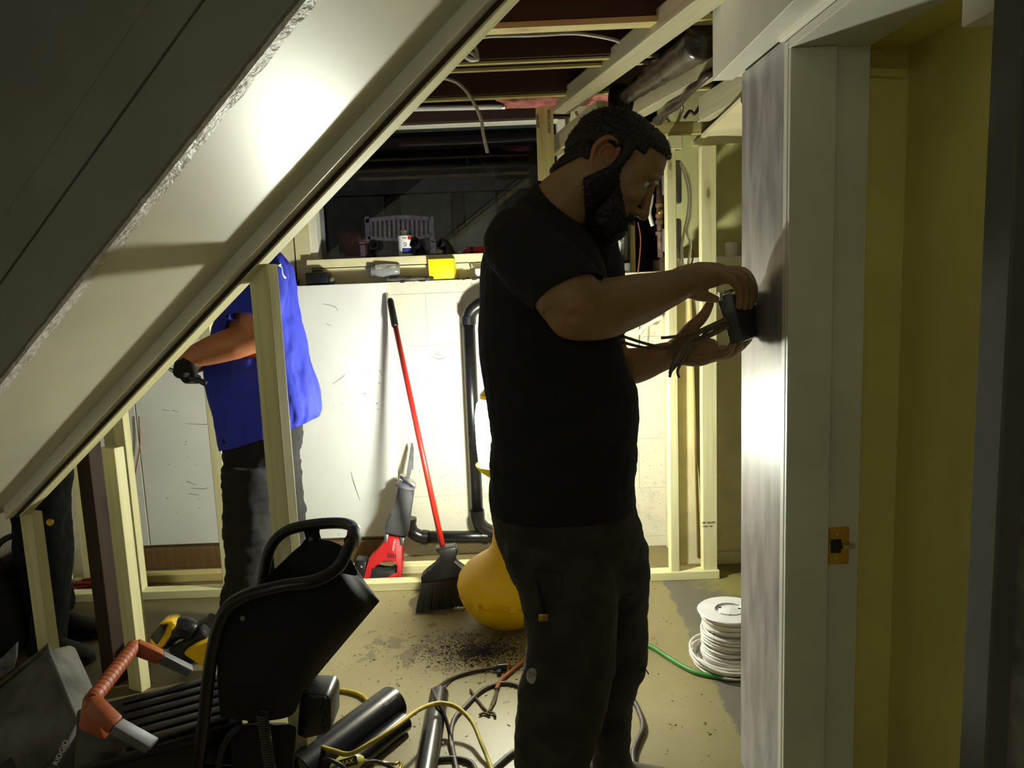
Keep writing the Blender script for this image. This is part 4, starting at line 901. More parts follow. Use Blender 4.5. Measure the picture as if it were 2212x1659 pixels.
for h, s, g in ((h1, s1, g1), (h2, s2, g2)):
    ax_ = (g - h).normalized(); sn = Vector((ax_.y, -ax_.x, 0)).normalized(); un = sn.cross(ax_)
    bm = B(); hexa(bm, [h + sn * .018 + un * .02, h - sn * .018 + un * .02, h - sn * .018 - un * .02, h + sn * .018 - un * .02], [s + sn * .020 + un * .017, s - sn * .020 + un * .017, s - sn * .020 - un * .017, s + sn * .020 - un * .017], .007); sub(bm, 'orange_arm', ORANGE, tb, 40)
    bm = B(); hexa(bm, [s + sn * .018 + un * .014, s - sn * .018 + un * .014, s - sn * .018 - un * .014, s + sn * .018 - un * .014], [g + sn * .020 + un * .012, g - sn * .020 + un * .012, g - sn * .020 - un * .012, g + sn * .020 - un * .012], .004); sub(bm, 'grey_arm', GREYP, tb, 40)
bm = B(); hexa(bm, [h2 + Vector((-.030, -.02, -.06)), h2 + Vector((.05, -.05, -.075)), h2 + Vector((.05, .01, -.075)), h2 + Vector((-.02, .03, -.05))], [h2 + Vector((-.016, -.01, .015)), h2 + Vector((.015, -.02, .015)), h2 + Vector((.02, .015, .015)), h2 + Vector((0, .03, .015))], .008); sub(bm, 'handle_corner', ORANGE, tb, 40)
ax_ = (h1 - h2).normalized(); L = (h1 - h2).length
bm = B(); tube(bm, [h2 + ax_ * (L * k / 24) for k in range(25)], .0195, 14); sub(bm, 'grip_bar', ORANGE, tb, True)
for k in range(13):
    c = h2 + ax_ * (L * (.06 + k * .068)); bm = B(); tube(bm, [c - ax_ * .0022, c + ax_ * .0022], .0202, 14); sub(bm, 'grip_rib', M('dark_orange_rubber', (150, 60, 24), .6), tb, 40)  # ribs in a darker orange than the bar
gp = pZ(150, 1600, .24); gq = pZ(135, 1640, .20)
bm = B(); hexa(bm, [pZ(170, 1575, .27), pZ(196, 1590, .27), pZ(160, 1675, .18), pZ(110, 1675, .18)], [p + Vector((.01, .03, -.02)) for p in (pZ(170, 1575, .27), pZ(196, 1590, .27), pZ(160, 1675, .18), pZ(110, 1675, .18))], .004); sub(bm, 'latch_bar', RUBBER, tb, 40)
t0 = pZ(136, 1632, .232); text_mesh('maker_print', 'RIDGID', .018, WPRINT, frame_at(t0 + Vector((0, -.006, .012)), pZ(148, 1608, .25) - pZ(128, 1652, .21), Vector((-.9, 0, .35))), tb, .0004)

# dusty grey bin lid at far left, torn sheet behind it
gb = root('dusty_bin', P(60, 1560, 2.1), 'dusty grey tilted plastic bin at the lower left corner', 'bin')
fa = [P(-60, 1530, 2.12), P(94, 1404, 2.22), P(106, 1412, 2.2), P(168, 1560, 2.02), P(140, 1620, 1.98), P(60, 1690, 1.92), P(-60, 1700, 1.92)]
bm = B(); hexa(bm, fa, [p + Vector((.0, .14, -.05)) for p in fa], .012)
sub(bm, 'bin_shell', DUSTY, gb, 40)
bm = B(); hexa(bm, [P(-60, 1690, 1.92), P(60, 1690, 1.92), P(160, 1580, 2.03), P(160, 1540, 2.10)], [Vector((p.x, p.y + .08, 0)) for p in (P(-60, 1690, 1.92), P(60, 1690, 1.92), P(160, 1580, 2.03), P(160, 1540, 2.10))], .004); sub(bm, 'bin_foot', RUBBER, gb, 40)
bm = B(); tube(bm, [P(-60, 1530, 2.115), P(94, 1404, 2.215), P(106, 1412, 2.195), P(168, 1560, 2.015)], .007, 8, 3); sub(bm, 'rolled_rim', DUSTY, gb, True)
bm = B(); pts = [(-20, 1440), (10, 1415), (36, 1388), (34, 1420), (28, 1445), (10, 1460), (-20, 1475)]; pxprism(bm, pts, 2.45, .012, .002); 
one(bm, 'torn_sheet', M('torn_grey_sheet', (96, 96, 100), .6, .4, 30, .3), 'torn stiff grey sheet poking up behind the dusty bin', 'sheet')
bg = root('duffel_bag', (-1.93, 3.05, 0), 'black duffel bag on the floor against the left wall', 'bag')
bm = B(); hexa(bm, [(-2.09, 2.70, .0), (-1.92, 2.70, .0), (-1.92, 3.33, .0), (-2.09, 3.33, .0)], [(-2.06, 2.73, .36), (-1.94, 2.73, .34), (-1.94, 3.30, .34), (-2.06, 3.30, .36)], .05); sub(bm, 'bag_body', BLACKF, bg, 50)
bm = B(); tube(bm, [(-1.96, 2.9, .34), (-1.98, 2.9, .41), (-2.0, 3.0, .43), (-1.98, 3.12, .41), (-1.96, 3.12, .34)], .012, 8, 4); sub(bm, 'carry_strap', RUBBER, bg, True)
# red cable heap on the floor at the left
bm = B(); random.seed(4); pts = []
for k in range(40): pts.append((random.uniform(-2.06, -1.72), random.uniform(3.47, 3.56) , .012 + .05 * random.random()))
tube(bm, pts, .0065, 6, 5); one(bm, 'red_cable_heap', M('red_cable', (150, 50, 36), .5, .15, 20), 'heap of red cord between the plates by the left wall', 'cord', None, True)

# ================================================================= BLACK BAG ON TUBE FRAME
bgf = root('bag_frame', P(560, 1640, 1.78), 'black fabric bag slung on a bent black tube frame, its hooped handle uppermost', 'tool bag')
def Q(x, y, d): return P(x, y, d)
loop_ = [Q(425, 1690, 1.70), Q(440, 1560, 1.69), Q(455, 1430, 1.68), Q(478, 1335, 1.67), Q(520, 1292, 1.67), Q(600, 1268, 1.68), Q(680, 1255, 1.70), Q(728, 1228, 1.74), Q(750, 1190, 1.78), Q(764, 1160, 1.83), Q(764, 1140, 1.89), Q(735, 1130, 1.94), Q(670, 1134, 1.97), Q(618, 1148, 1.98), Q(586, 1180, 1.98), Q(572, 1230, 1.98), Q(562, 1300, 1.98), Q(550, 1420, 1.99), Q(545, 1690, 2.0)]
bm = B(); tube(bm, loop_, .0145, 14, 5); sub(bm, 'tube_frame', BLACKP, bgf, True)
bm = B(); tube(bm, [Q(758, 1172, 1.81), Q(764, 1162, 1.83), Q(766, 1150, 1.86)], .018, 14, 3); sub(bm, 'tube_sleeve', RUBBER, bgf, 40)
def ring(pts, n=44):
    pts = [Vector(p) for p in pts]; s = spline(pts + [pts[0]], 10)[:-1]; return s
top_ = ring([Q(486, 1326, 1.68), Q(560, 1279, 1.69), Q(680, 1260, 1.71), Q(735, 1240, 1.76), Q(762, 1243, 1.80), Q(772, 1240, 1.83), Q(762, 1215, 1.87), Q(735, 1176, 1.93), Q(668, 1168, 1.965), Q(590, 1232, 1.975)])
m1 = ring([Q(468, 1400, 1.68), Q(560, 1380, 1.68), Q(690, 1350, 1.70), Q(770, 1326, 1.76), Q(808, 1306, 1.82), Q(820, 1298, 1.84), Q(806, 1290, 1.86), Q(760, 1282, 1.93), Q(680, 1290, 1.965), Q(580, 1330, 1.98)])
m2 = ring([Q(470, 1480, 1.68), Q(560, 1480, 1.68), Q(650, 1450, 1.70), Q(700, 1426, 1.76), Q(718, 1418, 1.81), Q(724, 1410, 1.84), Q(716, 1404, 1.87), Q(690, 1406, 1.93), Q(640, 1410, 1.965), Q(560, 1440, 1.98)])
m3 = ring([Q(476, 1550, 1.69), Q(560, 1558, 1.69), Q(630, 1545, 1.71), Q(648, 1506, 1.76), Q(655, 1496, 1.81), Q(656, 1490, 1.84), Q(652, 1488, 1.87), Q(640, 1490, 1.93), Q(600, 1500, 1.95), Q(540, 1510, 1.96)])
bm = B(); vs = rings(bm, [top_, m1, m2, m3], False); bm.faces.new(vs[-1])
o = sub(bm, 'fabric_bag', BLACKF, bgf, True)
md = o.modifiers.new('thick', 'SOLIDIFY'); md.thickness = .004
bm = B(); pxprism(bm, [(655, 1146), (690, 1144), (688, 1158), (700, 1184), (640, 1190), (662, 1164)], 1.962, .008, .002); sub(bm, 'hanging_gusset', BLACKF, bgf)
for x, y, d in ((672, 1165, 1.958), (524, 1336, 1.672)):
    bm = B(); c = Q(x, y, d); ball(bm, c, .0065, 12, (1, .5, 1)); sub(bm, 'rivet', GREYP, bgf, True)
bm = B(); pxprism(bm, [(646, 1506), (655, 1500), (708, 1502), (716, 1516), (716, 1578), (704, 1588), (660, 1598), (640, 1590)], 1.78, .10, .008); sub(bm, 'side_block', BLACKP, bgf, 40)
bm = B(); tube(bm, [Q(700 + 4 * math.sin(j), 1506 + j * 5.8, 1.776) for j in range(14)], .0035, 6); sub(bm, 'block_edge_tape', RUBBER, bgf, True)
bm = B(); pts = []
for j in range(300):
    t = j / 299; cx = 566 + 22 * t; cy = 1540 + 150 * t; c = Q(cx, cy, 1.665); a = j * 2 * math.pi / 11; pts.append(c + Vector((math.cos(a) * .011, math.sin(a) * .011, 0)))
tube(bm, pts, .0024, 6); sub(bm, 'coiled_cord', M('coil_cord', (60, 60, 60), .3, .1, 20), bgf, True)
bm = B(); hexa(bm, [Q(498, 1572, 1.72), Q(642, 1566, 1.73), Q(626, 1560, 1.93), Q(520, 1562, 1.93)], [Q(500, 1720, 1.73), Q(632, 1716, 1.74), Q(618, 1700, 1.92), Q(524, 1700, 1.92)], .012); sub(bm, 'lower_pouch', BLACKF, bgf, 40)
bm = B(); tube(bm, [Q(520, 1566, 1.70), Q(495, 1590, 1.70), Q(476, 1630, 1.70), Q(468, 1690, 1.70)], .007, 8, 4); sub(bm, 'side_strap', RUBBER, bgf, True)
bm = B(); cyl(bm, Q(430, 1660, 1.72), Q(560, 1668, 1.96), .012, 12); sub(bm, 'axle', BLACKP, bgf, True)

# ================================================================= PEOPLE
def rowloft(bm, rows, n=28, power=2.3, grow=0.0):
    """horizontal slices measured as (y, left x, right x, distance, half thickness away from the camera)"""
    secs = []
    for y, xl, xr, d, t in rows:
        a, b = P(xl, y, d), P(xr, y, d); c = (a + b) / 2; h = (b - a) / 2; h = h + h.normalized() * grow; v = Vector((0, t + grow, 0)); s = []
        for j in range(n):
            th = 2 * math.pi * j / n; ca, sa = math.cos(th), math.sin(th)
            s.append(c + h * (math.copysign(abs(ca) ** (2 / power), ca)) + v * (math.copysign(abs(sa) ** (2 / power), sa)))
        secs.append(s)
    rings(bm, secs)
def chain(bm, pts, n=16, sub_=5, cap=True, grow=0.0):
    """tapered limb: list of (point, radius), rounded at both ends"""
    ps = spline([p for p, r in pts], sub_); k = len(ps); rr = list(np.interp(np.linspace(0, len(pts) - 1, k), range(len(pts)), [r + grow for p, r in pts]))
    d0 = (ps[0] - ps[1]).normalized(); d1 = (ps[-1] - ps[-2]).normalized(); A, ra, Z_, rz = [], [], [], []
    if cap:
        for q in (80, 55, 28): A.append(ps[0] + d0 * rr[0] * math.sin(math.radians(q))); ra.append(rr[0] * math.cos(math.radians(q)))
        for q in (28, 55, 80): Z_.append(ps[-1] + d1 * rr[-1] * math.sin(math.radians(q))); rz.append(rr[-1] * math.cos(math.radians(q)))
    if cap == 'start': Z_, rz = [], []
    tube(bm, A + ps + Z_, ra + rr + rz, n)
def pc_(l): return [(P(x, y, d), r) for x, y, d, r in l]
def crumple(me, amp, sc, stretch=(1, 1, 1), seed=0.0, mask=None):
    co = vco(me); no = vno(me); s = Vector((seed, seed * .7, 0))
    for i in range(len(co)):
        p = Vector((co[i][0] * stretch[0], co[i][1] * stretch[1], co[i][2] * stretch[2])) * sc + s
        k = noise.fractal(p, .9, 2.1, 3) * amp
        if mask: k *= mask(co[i])
        co[i] += no[i] * k
    setco(me, co)
def open_end(me, c, nrm, rad):
    """cut a clean open hem / cuff: remove the cap lying beyond a plane near c"""
    bm = bmesh.new(); bm.from_mesh(me); c = Vector(c); nrm = Vector(nrm).normalized()
    bm.normal_update(); dead = [f for f in bm.faces if (f.calc_center_median() - c).dot(nrm) > -.02 and f.normal.dot(nrm) > .55 and (f.calc_center_median() - c).length < rad]
    bmesh.ops.delete(bm, geom=dead, context='FACES')
    for v in bm.verts:
        if v.is_boundary and (v.co - c).length < rad * 1.1: v.co -= nrm * (v.co - c).dot(nrm)
    bm.to_mesh(me); bm.free()
def cut_end(me, c, nrm, rad, sel):
    bm = bmesh.new(); bm.from_mesh(me); c = Vector(c); nrm = Vector(nrm).normalized()
    fs = [f for f in bm.faces if (f.calc_center_median() - c).length < rad and (f.calc_center_median() - c).dot(nrm) > -.02 and sel(f.calc_center_median())]
    g = list({v for f in fs for v in f.verts}) + list({e for f in fs for e in f.edges}) + fs
    bmesh.ops.bisect_plane(bm, geom=g, plane_co=c, plane_no=nrm, clear_outer=True)
    left = set(bm.faces)
    while left:                                  # drop stray scraps left by the cut
        st = [left.pop()]; comp = list(st)
        while st:
            f = st.pop()
            for e in f.edges:
                for q in e.link_faces:
                    if q in left: left.discard(q); st.append(q); comp.append(q)
        if len(comp) < 400: bmesh.ops.delete(bm, geom=comp, context='FACES')
    bm.to_mesh(me); bm.free()
def put(me, name, mat, par, smooth=True):
    off = Vector(); q = par
    while q: off += q.location; q = q.parent
    me.transform(Matrix.Translation(-off)); return link(name, me, mat, par, None, smooth)
def subset(me, keep, name, mat, par, off_fn, head, fine=1, tuft=None):
    """a skin of hair grown from part of the body: faces where keep(), lifted by off_fn"""
    far_fn = lambda p: (p - head.w(.02, -.02)).length > .22
    bm = bmesh.new(); bm.from_mesh(me)
    near = [f for f in bm.faces if not far_fn(f.calc_center_median())]
    bmesh.ops.delete(bm, geom=[f for f in bm.faces if far_fn(f.calc_center_median())], context='FACES')
    bmesh.ops.subdivide_edges(bm, edges=bm.edges[:], cuts=fine, use_grid_fill=True); bm.normal_update()
    dead = [f for f in bm.faces if not keep(f.calc_center_median())]; bmesh.ops.delete(bm, geom=dead, context='FACES')
    edge = {v for v in bm.verts if v.is_boundary}
    dist = {v: 0 for v in edge}; fr = list(edge); k = 0
    while fr and k < 8:
        k += 1; nx = []
        for v in fr:
            for e in v.link_edges:
                w = e.other_vert(v)
                if w not in dist: dist[w] = k; nx.append(w)
        fr = nx
    new = {v: v.co + v.normal * off_fn(v.co, v.normal) * min(1, (dist.get(v, 9) + .6) / 5) for v in bm.verts}
    for v, c in new.items(): v.co = c
    inner = [v for v in bm.verts if not v.is_boundary]
    for _ in range(5): bmesh.ops.smooth_vert(bm, verts=inner, factor=.5, use_axis_x=True, use_axis_y=True, use_axis_z=True)
    bm.normal_update()
    for v in inner: v.co = v.co + v.normal * (.0018 + noise.noise(v.co * 95) * .0022 + noise.noise(v.co * 240) * .0016)
    if tuft:
        fs = [f for f in bm.faces if f.calc_area() > 0]; tb_ = bmesh.new(); rnd = random.Random(5)
        for _ in range(tuft[0]):
            f = rnd.choice(fs); c = f.calc_center_median(); d = (f.normal + Vector((rnd.uniform(-.5, .5), rnd.uniform(-.5, .5), rnd.uniform(-.6, .2))) + head.u * tuft[2]).normalized() * tuft[1] * rnd.uniform(.5, 1.2)
            s_ = d.orthogonal().normalized() * .0007; a_ = [tb_.verts.new(c - f.normal * .002 + s_), tb_.verts.new(c - f.normal * .002 - s_), tb_.verts.new(c + d)]; tb_.faces.new(a_)
        tm = bpy.data.meshes.new(name + '_strands'); tb_.to_mesh(tm); tb_.free()
    m2 = bpy.data.meshes.new(name); bm.to_mesh(m2); bm.free(); o = put(m2, name, mat, par)
    if tuft: t_ = put(tm, name + '_strands', mat, o); t_['kind'] = 'stuff'
    return o

class Head:
    """local frame in millimetres-as-metres: a forward, b up, s to the figure's left; origin at the ear canals"""
    def __init__(self, ear, pitch, yaw, sc=1.0, roll=0.0):
        f = Vector((math.cos(yaw) * math.cos(pitch), math.sin(yaw) * math.cos(pitch), -math.sin(pitch))); l = Vector((-math.sin(yaw), math.cos(yaw), 0)); u = f.cross(l) * 1.0
        if u.z < 0: u = -u
        if roll: R3 = Matrix.Rotation(roll, 3, f); l = R3 @ l; u = R3 @ u
        self.f, self.u, self.l, self.o, self.sc = f, u, l, Vector(ear), sc
        self.rot = Matrix(((f.x, l.x, u.x), (f.y, l.y, u.y), (f.z, l.z, u.z)))
    def w(self, a, b, s=0): return self.o + (self.f * a + self.u * b + self.l * s) * self.sc
    def loc(self, p):
        q = (Vector(p) - self.o) / self.sc; return q.dot(self.f), q.dot(self.u), q.dot(self.l)
    def ell(self, bm, a, b, s, ra, rb, rs): ball(bm, self.w(a, b, s), self.sc, 28, (ra, rs, rb), self.rot)
    def build(self, bm):
        self.ell(bm, .006, .034, 0, .096, .078, .0765); self.ell(bm, .048, .046, 0, .062, .062, .066); self.ell(bm, -.02, .01, 0, .072, .062, .066)
        secs = []
        for b, front, back, side in ((.055, .110, 0, .062), (.035, .1125, 0, .066), (.012, .108, -.005, .067), (-.015, .104, -.005, .066), (-.040, .104, 0, .062), (-.065, .105, .005, .056), (-.088, .103, .015, .047), (-.104, .098, .03, .036), (-.113, .088, .04, .024)):
            c, h = (front + back) / 2, (front - back) / 2; ring_ = []
            for j in range(28):
                t = 2 * math.pi * j / 28; ca, sa = math.cos(t), math.sin(t); ring_.append(self.w(c + h * math.copysign(abs(ca) ** .9, ca), b, side * math.copysign(abs(sa) ** .82, sa)))
            secs.append(ring_)
        rings(bm, secs)
        chain(bm, [(self.w(.106, .016), .009 * self.sc), (self.w(.113, -.006), .0085 * self.sc), (self.w(.122, -.030), .010 * self.sc), (self.w(.126, -.042), .0125 * self.sc)], 12, 4)
        for s in (-1, 1):
            self.ell(bm, .113, -.045, .0125 * s, .011, .009, .0085); self.ell(bm, .102, .030, .030 * s, .013, .010, .026); self.ell(bm, .079, -.022, .047 * s, .026, .018, .018)
        self.ell(bm, .106, -.070, 0, .0095, .006, .023); self.ell(bm, .104, -.080, 0, .0095, .0065, .020); self.ell(bm, .096, -.103, 0, .014, .012, .018)
        for s in (-1, 1):
            chain(bm, [(self.w(-.004 + .010 * math.cos(t) - .006 * math.sin(t) * .6, .008 + .030 * math.sin(t), (.077 + .006 * (math.cos(t) < .2)) * s), .0052 * self.sc) for t in [math.radians(q) for q in (-75, -40, 20)]][:2] +
                      [(self.w(.004, -.026, .074 * s), .0055 * self.sc), (self.w(-.012, -.020, .079 * s), .006 * self.sc), (self.w(-.023, .005, .085 * s), .0052 * self.sc), (self.w(-.024, .026, .087 * s), .005 * self.sc), (self.w(-.014, .040, .085 * s), .005 * self.sc), (self.w(.002, .039, .080 * s), .005 * self.sc), (self.w(.008, .024, .075 * s), .0045 * self.sc)][0:], 10, 4)
            self.ell(bm, -.010, .004, .078 * s, .020, .032, .009)
    def shape(self, me):
        """press in the eye sockets, mouth line and ear bowl"""
        co = vco(me); no = vno(me); q = (co - np.array(self.o)) / self.sc; a, b, s = q @ np.array(self.f), q @ np.array(self.u), q @ np.array(self.l)
        f = np.array(self.f); L = np.array(self.l)
        def g(a0, b0, s0, ra, rb, rs): return np.exp(-(((a - a0) / ra) ** 2 + ((b - b0) / rb) ** 2 + ((s - s0) / rs) ** 2))
        for sg in (-1, 1):
            co -= f * (g(.100, .012, .030 * sg, .03, .012, .017) * .0125 * self.sc)[:, None]
            co -= L * sg * (g(-.004, .008, .080 * sg, .010, .017, .014) * .007 * self.sc)[:, None]
            co -= f * (g(.112, -.052, .007 * sg, .012, .004, .005) * .004 * self.sc)[:, None]
        co -= f * (g(.110, -.0755, 0, .02, .0025, .022) * .004 * self.sc)[:, None]
        setco(me, co)

# ----------------------------------------------------------------- bearded man in the black T-shirt
man = root('person', (.10, 1.78, 0), 'bearded man in black T-shirt bending over a wall box full of wires', 'person')
HD = Head(P(1319, 346, 1.665) + Vector((0, .075, 0)), math.radians(36), math.radians(-7), 1.0)
torso = [(452, 1100, 1215, 1.74, .06), (480, 1078, 1250, 1.75, .12), (520, 1055, 1278, 1.76, .16), (570, 1040, 1298, 1.77, .17), (640, 1037, 1314, 1.78, .165), (720, 1038, 1330, 1.78, .155), (790, 1043, 1352, 1.78, .15), (840, 1049, 1373, 1.78, .15), (900, 1056, 1376, 1.78, .15), (950, 1062, 1370, 1.78, .15), (1000, 1060, 1371, 1.78, .15), (1040, 1058, 1367, 1.78, .15), (1100, 1060, 1371, 1.78, .15)]
neck = [(1278, 372, 1.70, .058), (1238, 415, 1.715, .060), (1200, 462, 1.735, .070), (1175, 520, 1.75, .09)]
armN = [(1132, 545, 1.655, .050), (1174, 588, 1.60, .058), (1232, 646, 1.555, .066), (1238, 672, 1.55, .056)]
foreN = [(1240, 674, 1.55, .056), (1300, 668, 1.59, .0615), (1375, 647, 1.67, .054), (1430, 629, 1.73, .043), (1476, 612, 1.785, .034)]
armF = [(1288, 560, 1.90, .056), (1296, 680, 1.93, .052), (1318, 792, 1.945, .048)]
foreF = [(1312, 792, 1.945, .047), (1372, 790, 1.945, .045), (1425, 773, 1.94, .036), (1468, 762, 1.94, .030)]
legN = [(1110, 1100, 1300, 1.78, .09), (1150, 1090, 1316, 1.735, .115), (1200, 1098, 1325, 1.70, .118), (1300, 1126, 1332, 1.68, .108), (1390, 1138, 1330, 1.67, .103), (1440, 1136, 1328, 1.665, .103), (1480, 1124, 1322, 1.66, .104), (1530, 1120, 1308, 1.66, .098), (1600, 1116, 1286, 1.66, .093), (1660, 1113, 1266, 1.66, .09), (1740, 1110, 1262, 1.66, .09), (1795, 1106, 1268, 1.655, .095)]
legF = [(1120, 1190, 1374, 1.88, .13), (1190, 1230, 1400, 1.90, .12), (1290, 1255, 1404, 1.92, .10), (1380, 1262, 1400, 1.93, .095), (1438, 1268, 1392, 1.93, .088), (1470, 1270, 1378, 1.93, .085), (1510, 1268, 1366, 1.93, .083), (1560, 1272, 1362, 1.93, .083), (1600, 1276, 1360, 1.93, .085), (1640, 1278, 1366, 1.93, .09), (1672, 1278, 1374, 1.925, .095)]
pelvis = [(1040, 1063, 1366, 1.78, .145), (1090, 1061, 1371, 1.78, .148), (1140, 1070, 1386, 1.79, .152), (1190, 1083, 1398, 1.80, .152), (1240, 1100, 1402, 1.80, .15)]
def hand(bm, palm, fingers, thumb):
    for c in palm: chain(bm, pc_(c), 12, 4)
    for c in fingers + [thumb]: chain(bm, pc_(c), 10, 4)
bm = B(); HD.build(bm); chain(bm, pc_(neck), 24)
rowloft(bm, torso, grow=-.022); rowloft(bm, pelvis, grow=-.026)
rowloft(bm, legN, grow=-.022); rowloft(bm, legF, grow=-.020)
chain(bm, pc_(armN)); chain(bm, pc_(foreN)); chain(bm, pc_(armF)); chain(bm, pc_(foreF))
# right hand, nearer: palm down, four fingers curled over the box, thumb closing from below
hand(bm, [[(1468, 614, 1.775, .033), (1505, 602, 1.80, .030), (1545, 598, 1.825, .024)], [(1470, 606, 1.80, .032), (1510, 592, 1.83, .028), (1552, 588, 1.85, .022)], [(1474, 610, 1.82, .028), (1512, 596, 1.85, .026), (1556, 586, 1.87, .019)], [(1484, 622, 1.80, .024), (1510, 620, 1.82, .020)]],
     [[(1540, 602, 1.815, .0125), (1580, 606, 1.818, .0115), (1598, 632, 1.82, .010), (1596, 662, 1.822, .0082)],
      [(1548, 594, 1.838, .0130), (1592, 597, 1.842, .0120), (1611, 626, 1.845, .0105), (1609, 664, 1.846, .0085)],
      [(1553, 588, 1.860, .0132), (1602, 591, 1.865, .0122), (1621, 622, 1.868, .0108), (1620, 662, 1.868, .0088)],
      [(1556, 585, 1.880, .0128), (1606, 587, 1.886, .0118), (1627, 616, 1.890, .0104), (1628, 650, 1.890, .0086)]],
     [(1482, 622, 1.80, .019), (1505, 636, 1.80, .0150), (1527, 641, 1.80, .0125), (1546, 646, 1.805, .0095)])
# left hand, farther: palm up under the box, thumb standing on its front edge
hand(bm, [[(1460, 762, 1.94, .031), (1500, 766, 1.93, .029), (1540, 764, 1.92, .022)], [(1462, 752, 1.93, .027), (1500, 746, 1.91, .026), (1535, 748, 1.90, .020)], [(1468, 768, 1.92, .024), (1505, 775, 1.90, .020), (1530, 772, 1.895, .016)]],
     [[(1532, 768, 1.895, .0130), (1556, 766, 1.885, .0122), (1574, 758, 1.878, .0112), (1580, 744, 1.874, .0090)],
      [(1538, 766, 1.910, .0130), (1570, 766, 1.905, .0120), (1594, 752, 1.90, .0108), (1600, 734, 1.895, .0088)],
      [(1542, 762, 1.925, .0128), (1580, 760, 1.922, .0118), (1606, 744, 1.918, .0106), (1614, 726, 1.914, .0086)],
      [(1544, 756, 1.940, .0120), (1586, 752, 1.938, .0110), (1613, 738, 1.936, .0098), (1622, 720, 1.932, .0082)]],
     [(1462, 748, 1.92, .021), (1490, 712, 1.90, .0175), (1518, 684, 1.885, .0140), (1534, 655, 1.875, .0105)])
bm_body = fuse(bm, .0042, 3, .5)
HD.shape(bm_body)
def kbeard(p):
    a, b, s = HD.loc(p)
    if a > .128 or b > .004 or b < -.135 or abs(s) > .115 or a < -.05: return False
    if a < .020 + (b - .004) * .62: return False
    if .8 * a + .6 * b < -.047: return False
    cheek = -.004 - max(0, a - .030) * .95
    if b > cheek and not (b < -.055 and abs(s) < .03 and a > .09): return False
    if abs(s) < .016 and -.0805 < b < -.0705 and a > .095: return False
    return True
def obeard(p, n):
    a, b, s = HD.loc(p); k = .006 + .019 * max(0, min(1, (-b - .045) / .05)) * max(0, min(1, 1.05 - 1.5 * n.dot(HD.f)))
    if a > .085 and b > -.098: k = .0045
    return k
def khair(p):
    a, b, s = HD.loc(p)
    if a > .112 or b < -.085: return False
    if a < -.085 + .0: pass
    if a > .058: return b > .078 - max(0, (abs(s) - .03)) * .2
    if a > .036: return b > .052
    if a > .013: return b > .026 if a > .034 else b > -.012 and abs(s) > .05 or b > .05
    if a > -.030: return b > .033
    return b > -.022 - max(0, (-.045 - a)) * 1.5
def ohair(p, n): return .0068
def ear(H, s, par, mat):
    bm = B(); L = [(.010, -.004, .0765), (.012, .018, .079), (.008, .034, .083), (-.006, .041, .090), (-.022, .036, .095), (-.031, .018, .097), (-.030, -.002, .095), (-.022, -.020, .095), (-.012, -.032, .094), (.001, -.032, .091), (.008, -.022, .086)]
    chain(bm, [(H.w(a, b, q * s), r * H.sc) for (a, b, q), r in zip(L, (.004, .0045, .0050, .0055, .0058, .0058, .0056, .0058, .0070, .0064, .004))], 10, 5)
    chain(bm, [(H.w(a, b, q * s), .0040 * H.sc) for a, b, q in ((.004, .024, .080), (-.010, .028, .086), (-.019, .014, .088), (-.016, -.004, .086), (-.004, -.014, .081))], 8, 5)
    ball(bm, H.w(.009, .000, .0775 * s), .006 * H.sc, 12)
    ball(bm, H.w(-.012, .004, .0795 * s), H.sc, 24, (.022, .0075, .034), H.rot @ Matrix.Rotation(-.22 * s, 3, 'Z'))
    put(fuse(bm, .0013, 3), 'ear', mat, par)
beard_src = bm_body.copy()
body = put(bm_body, 'body', SKIN, man)
for s in (-1, 1): ear(HD, s, man, M('ear_skin', (162, 104, 72), .5, .06, 12))
o = subset(beard_src, kbeard, 'beard', HAIR, man, obeard, HD, 2, (3600, .009, -.5)); o['label'] = 'full dark beard'
o = subset(beard_src, khair, 'hair', HAIR, man, ohair, HD, 2, (4200, .0055, 0)); o['label'] = 'short dark cropped hair'
for s in (-1, 1):
    bm = B(); ball(bm, HD.w(.0885, .011, .030 * s), .0118, 20); e = sub(bm, 'eye', M('eye_white', (214, 206, 196), .2, .02), man, True)
    bm = B(); ball(bm, HD.w(.0965, .0095, .030 * s), .0052, 14); sub(bm, 'iris', M('iris_dark', (44, 36, 30), .15, .1), e, True)
    bm = B(); tube(bm, [HD.w(.104, .030, .012 * s), HD.w(.1075, .035, .024 * s), HD.w(.102, .035, .037 * s), HD.w(.093, .029, .048 * s)], [.003, .0042, .0038, .002], 8, 4)
    sub(bm, 'eyebrow', HAIR, man, True)
    bm = B(); tube(bm, [HD.w(.0975, .014, .018 * s), HD.w(.1010, .0185, .029 * s), HD.w(.0955, .0165, .042 * s)], .0026, 8, 5); sub(bm, 'eyelid', SKIN, man, True)
bpy.data.meshes.remove(beard_src)
# T-shirt
cuffc, cuffn = P(1229, 632, 1.562), (P(1244, 664, 1.55) - P(1190, 548, 1.60))
bm = B(); rowloft(bm, torso[:-1] + [(1088, 1058, 1369, 1.78, .152), (1104, 1060, 1371, 1.78, .15)])
chain(bm, pc_([(1214, 444, 1.73, .071), (1180, 490, 1.745, .082), (1150, 540, 1.75, .10)]), 20)
chain(bm, pc_([(1122, 526, 1.665, .074), (1162, 572, 1.615, .075), (1212, 618, 1.575, .071), (1250, 678, 1.545, .070)]), 20)
chain(bm, pc_([(1260, 545, 1.86, .085), (1285, 610, 1.89, .075), (1293, 690, 1.91, .072)]), 20)
me = fuse(bm, .0055, 4)
crumple(me, .006, 9, (1, 1, .55), 3.1); crumple(me, .004, 17, (.6, .6, 1.6), 8.0, lambda c: 1.0 if c[2] < 1.0 else .35)
cut_end(me, cuffc, cuffn, .12, lambda p: p.y < 1.612)
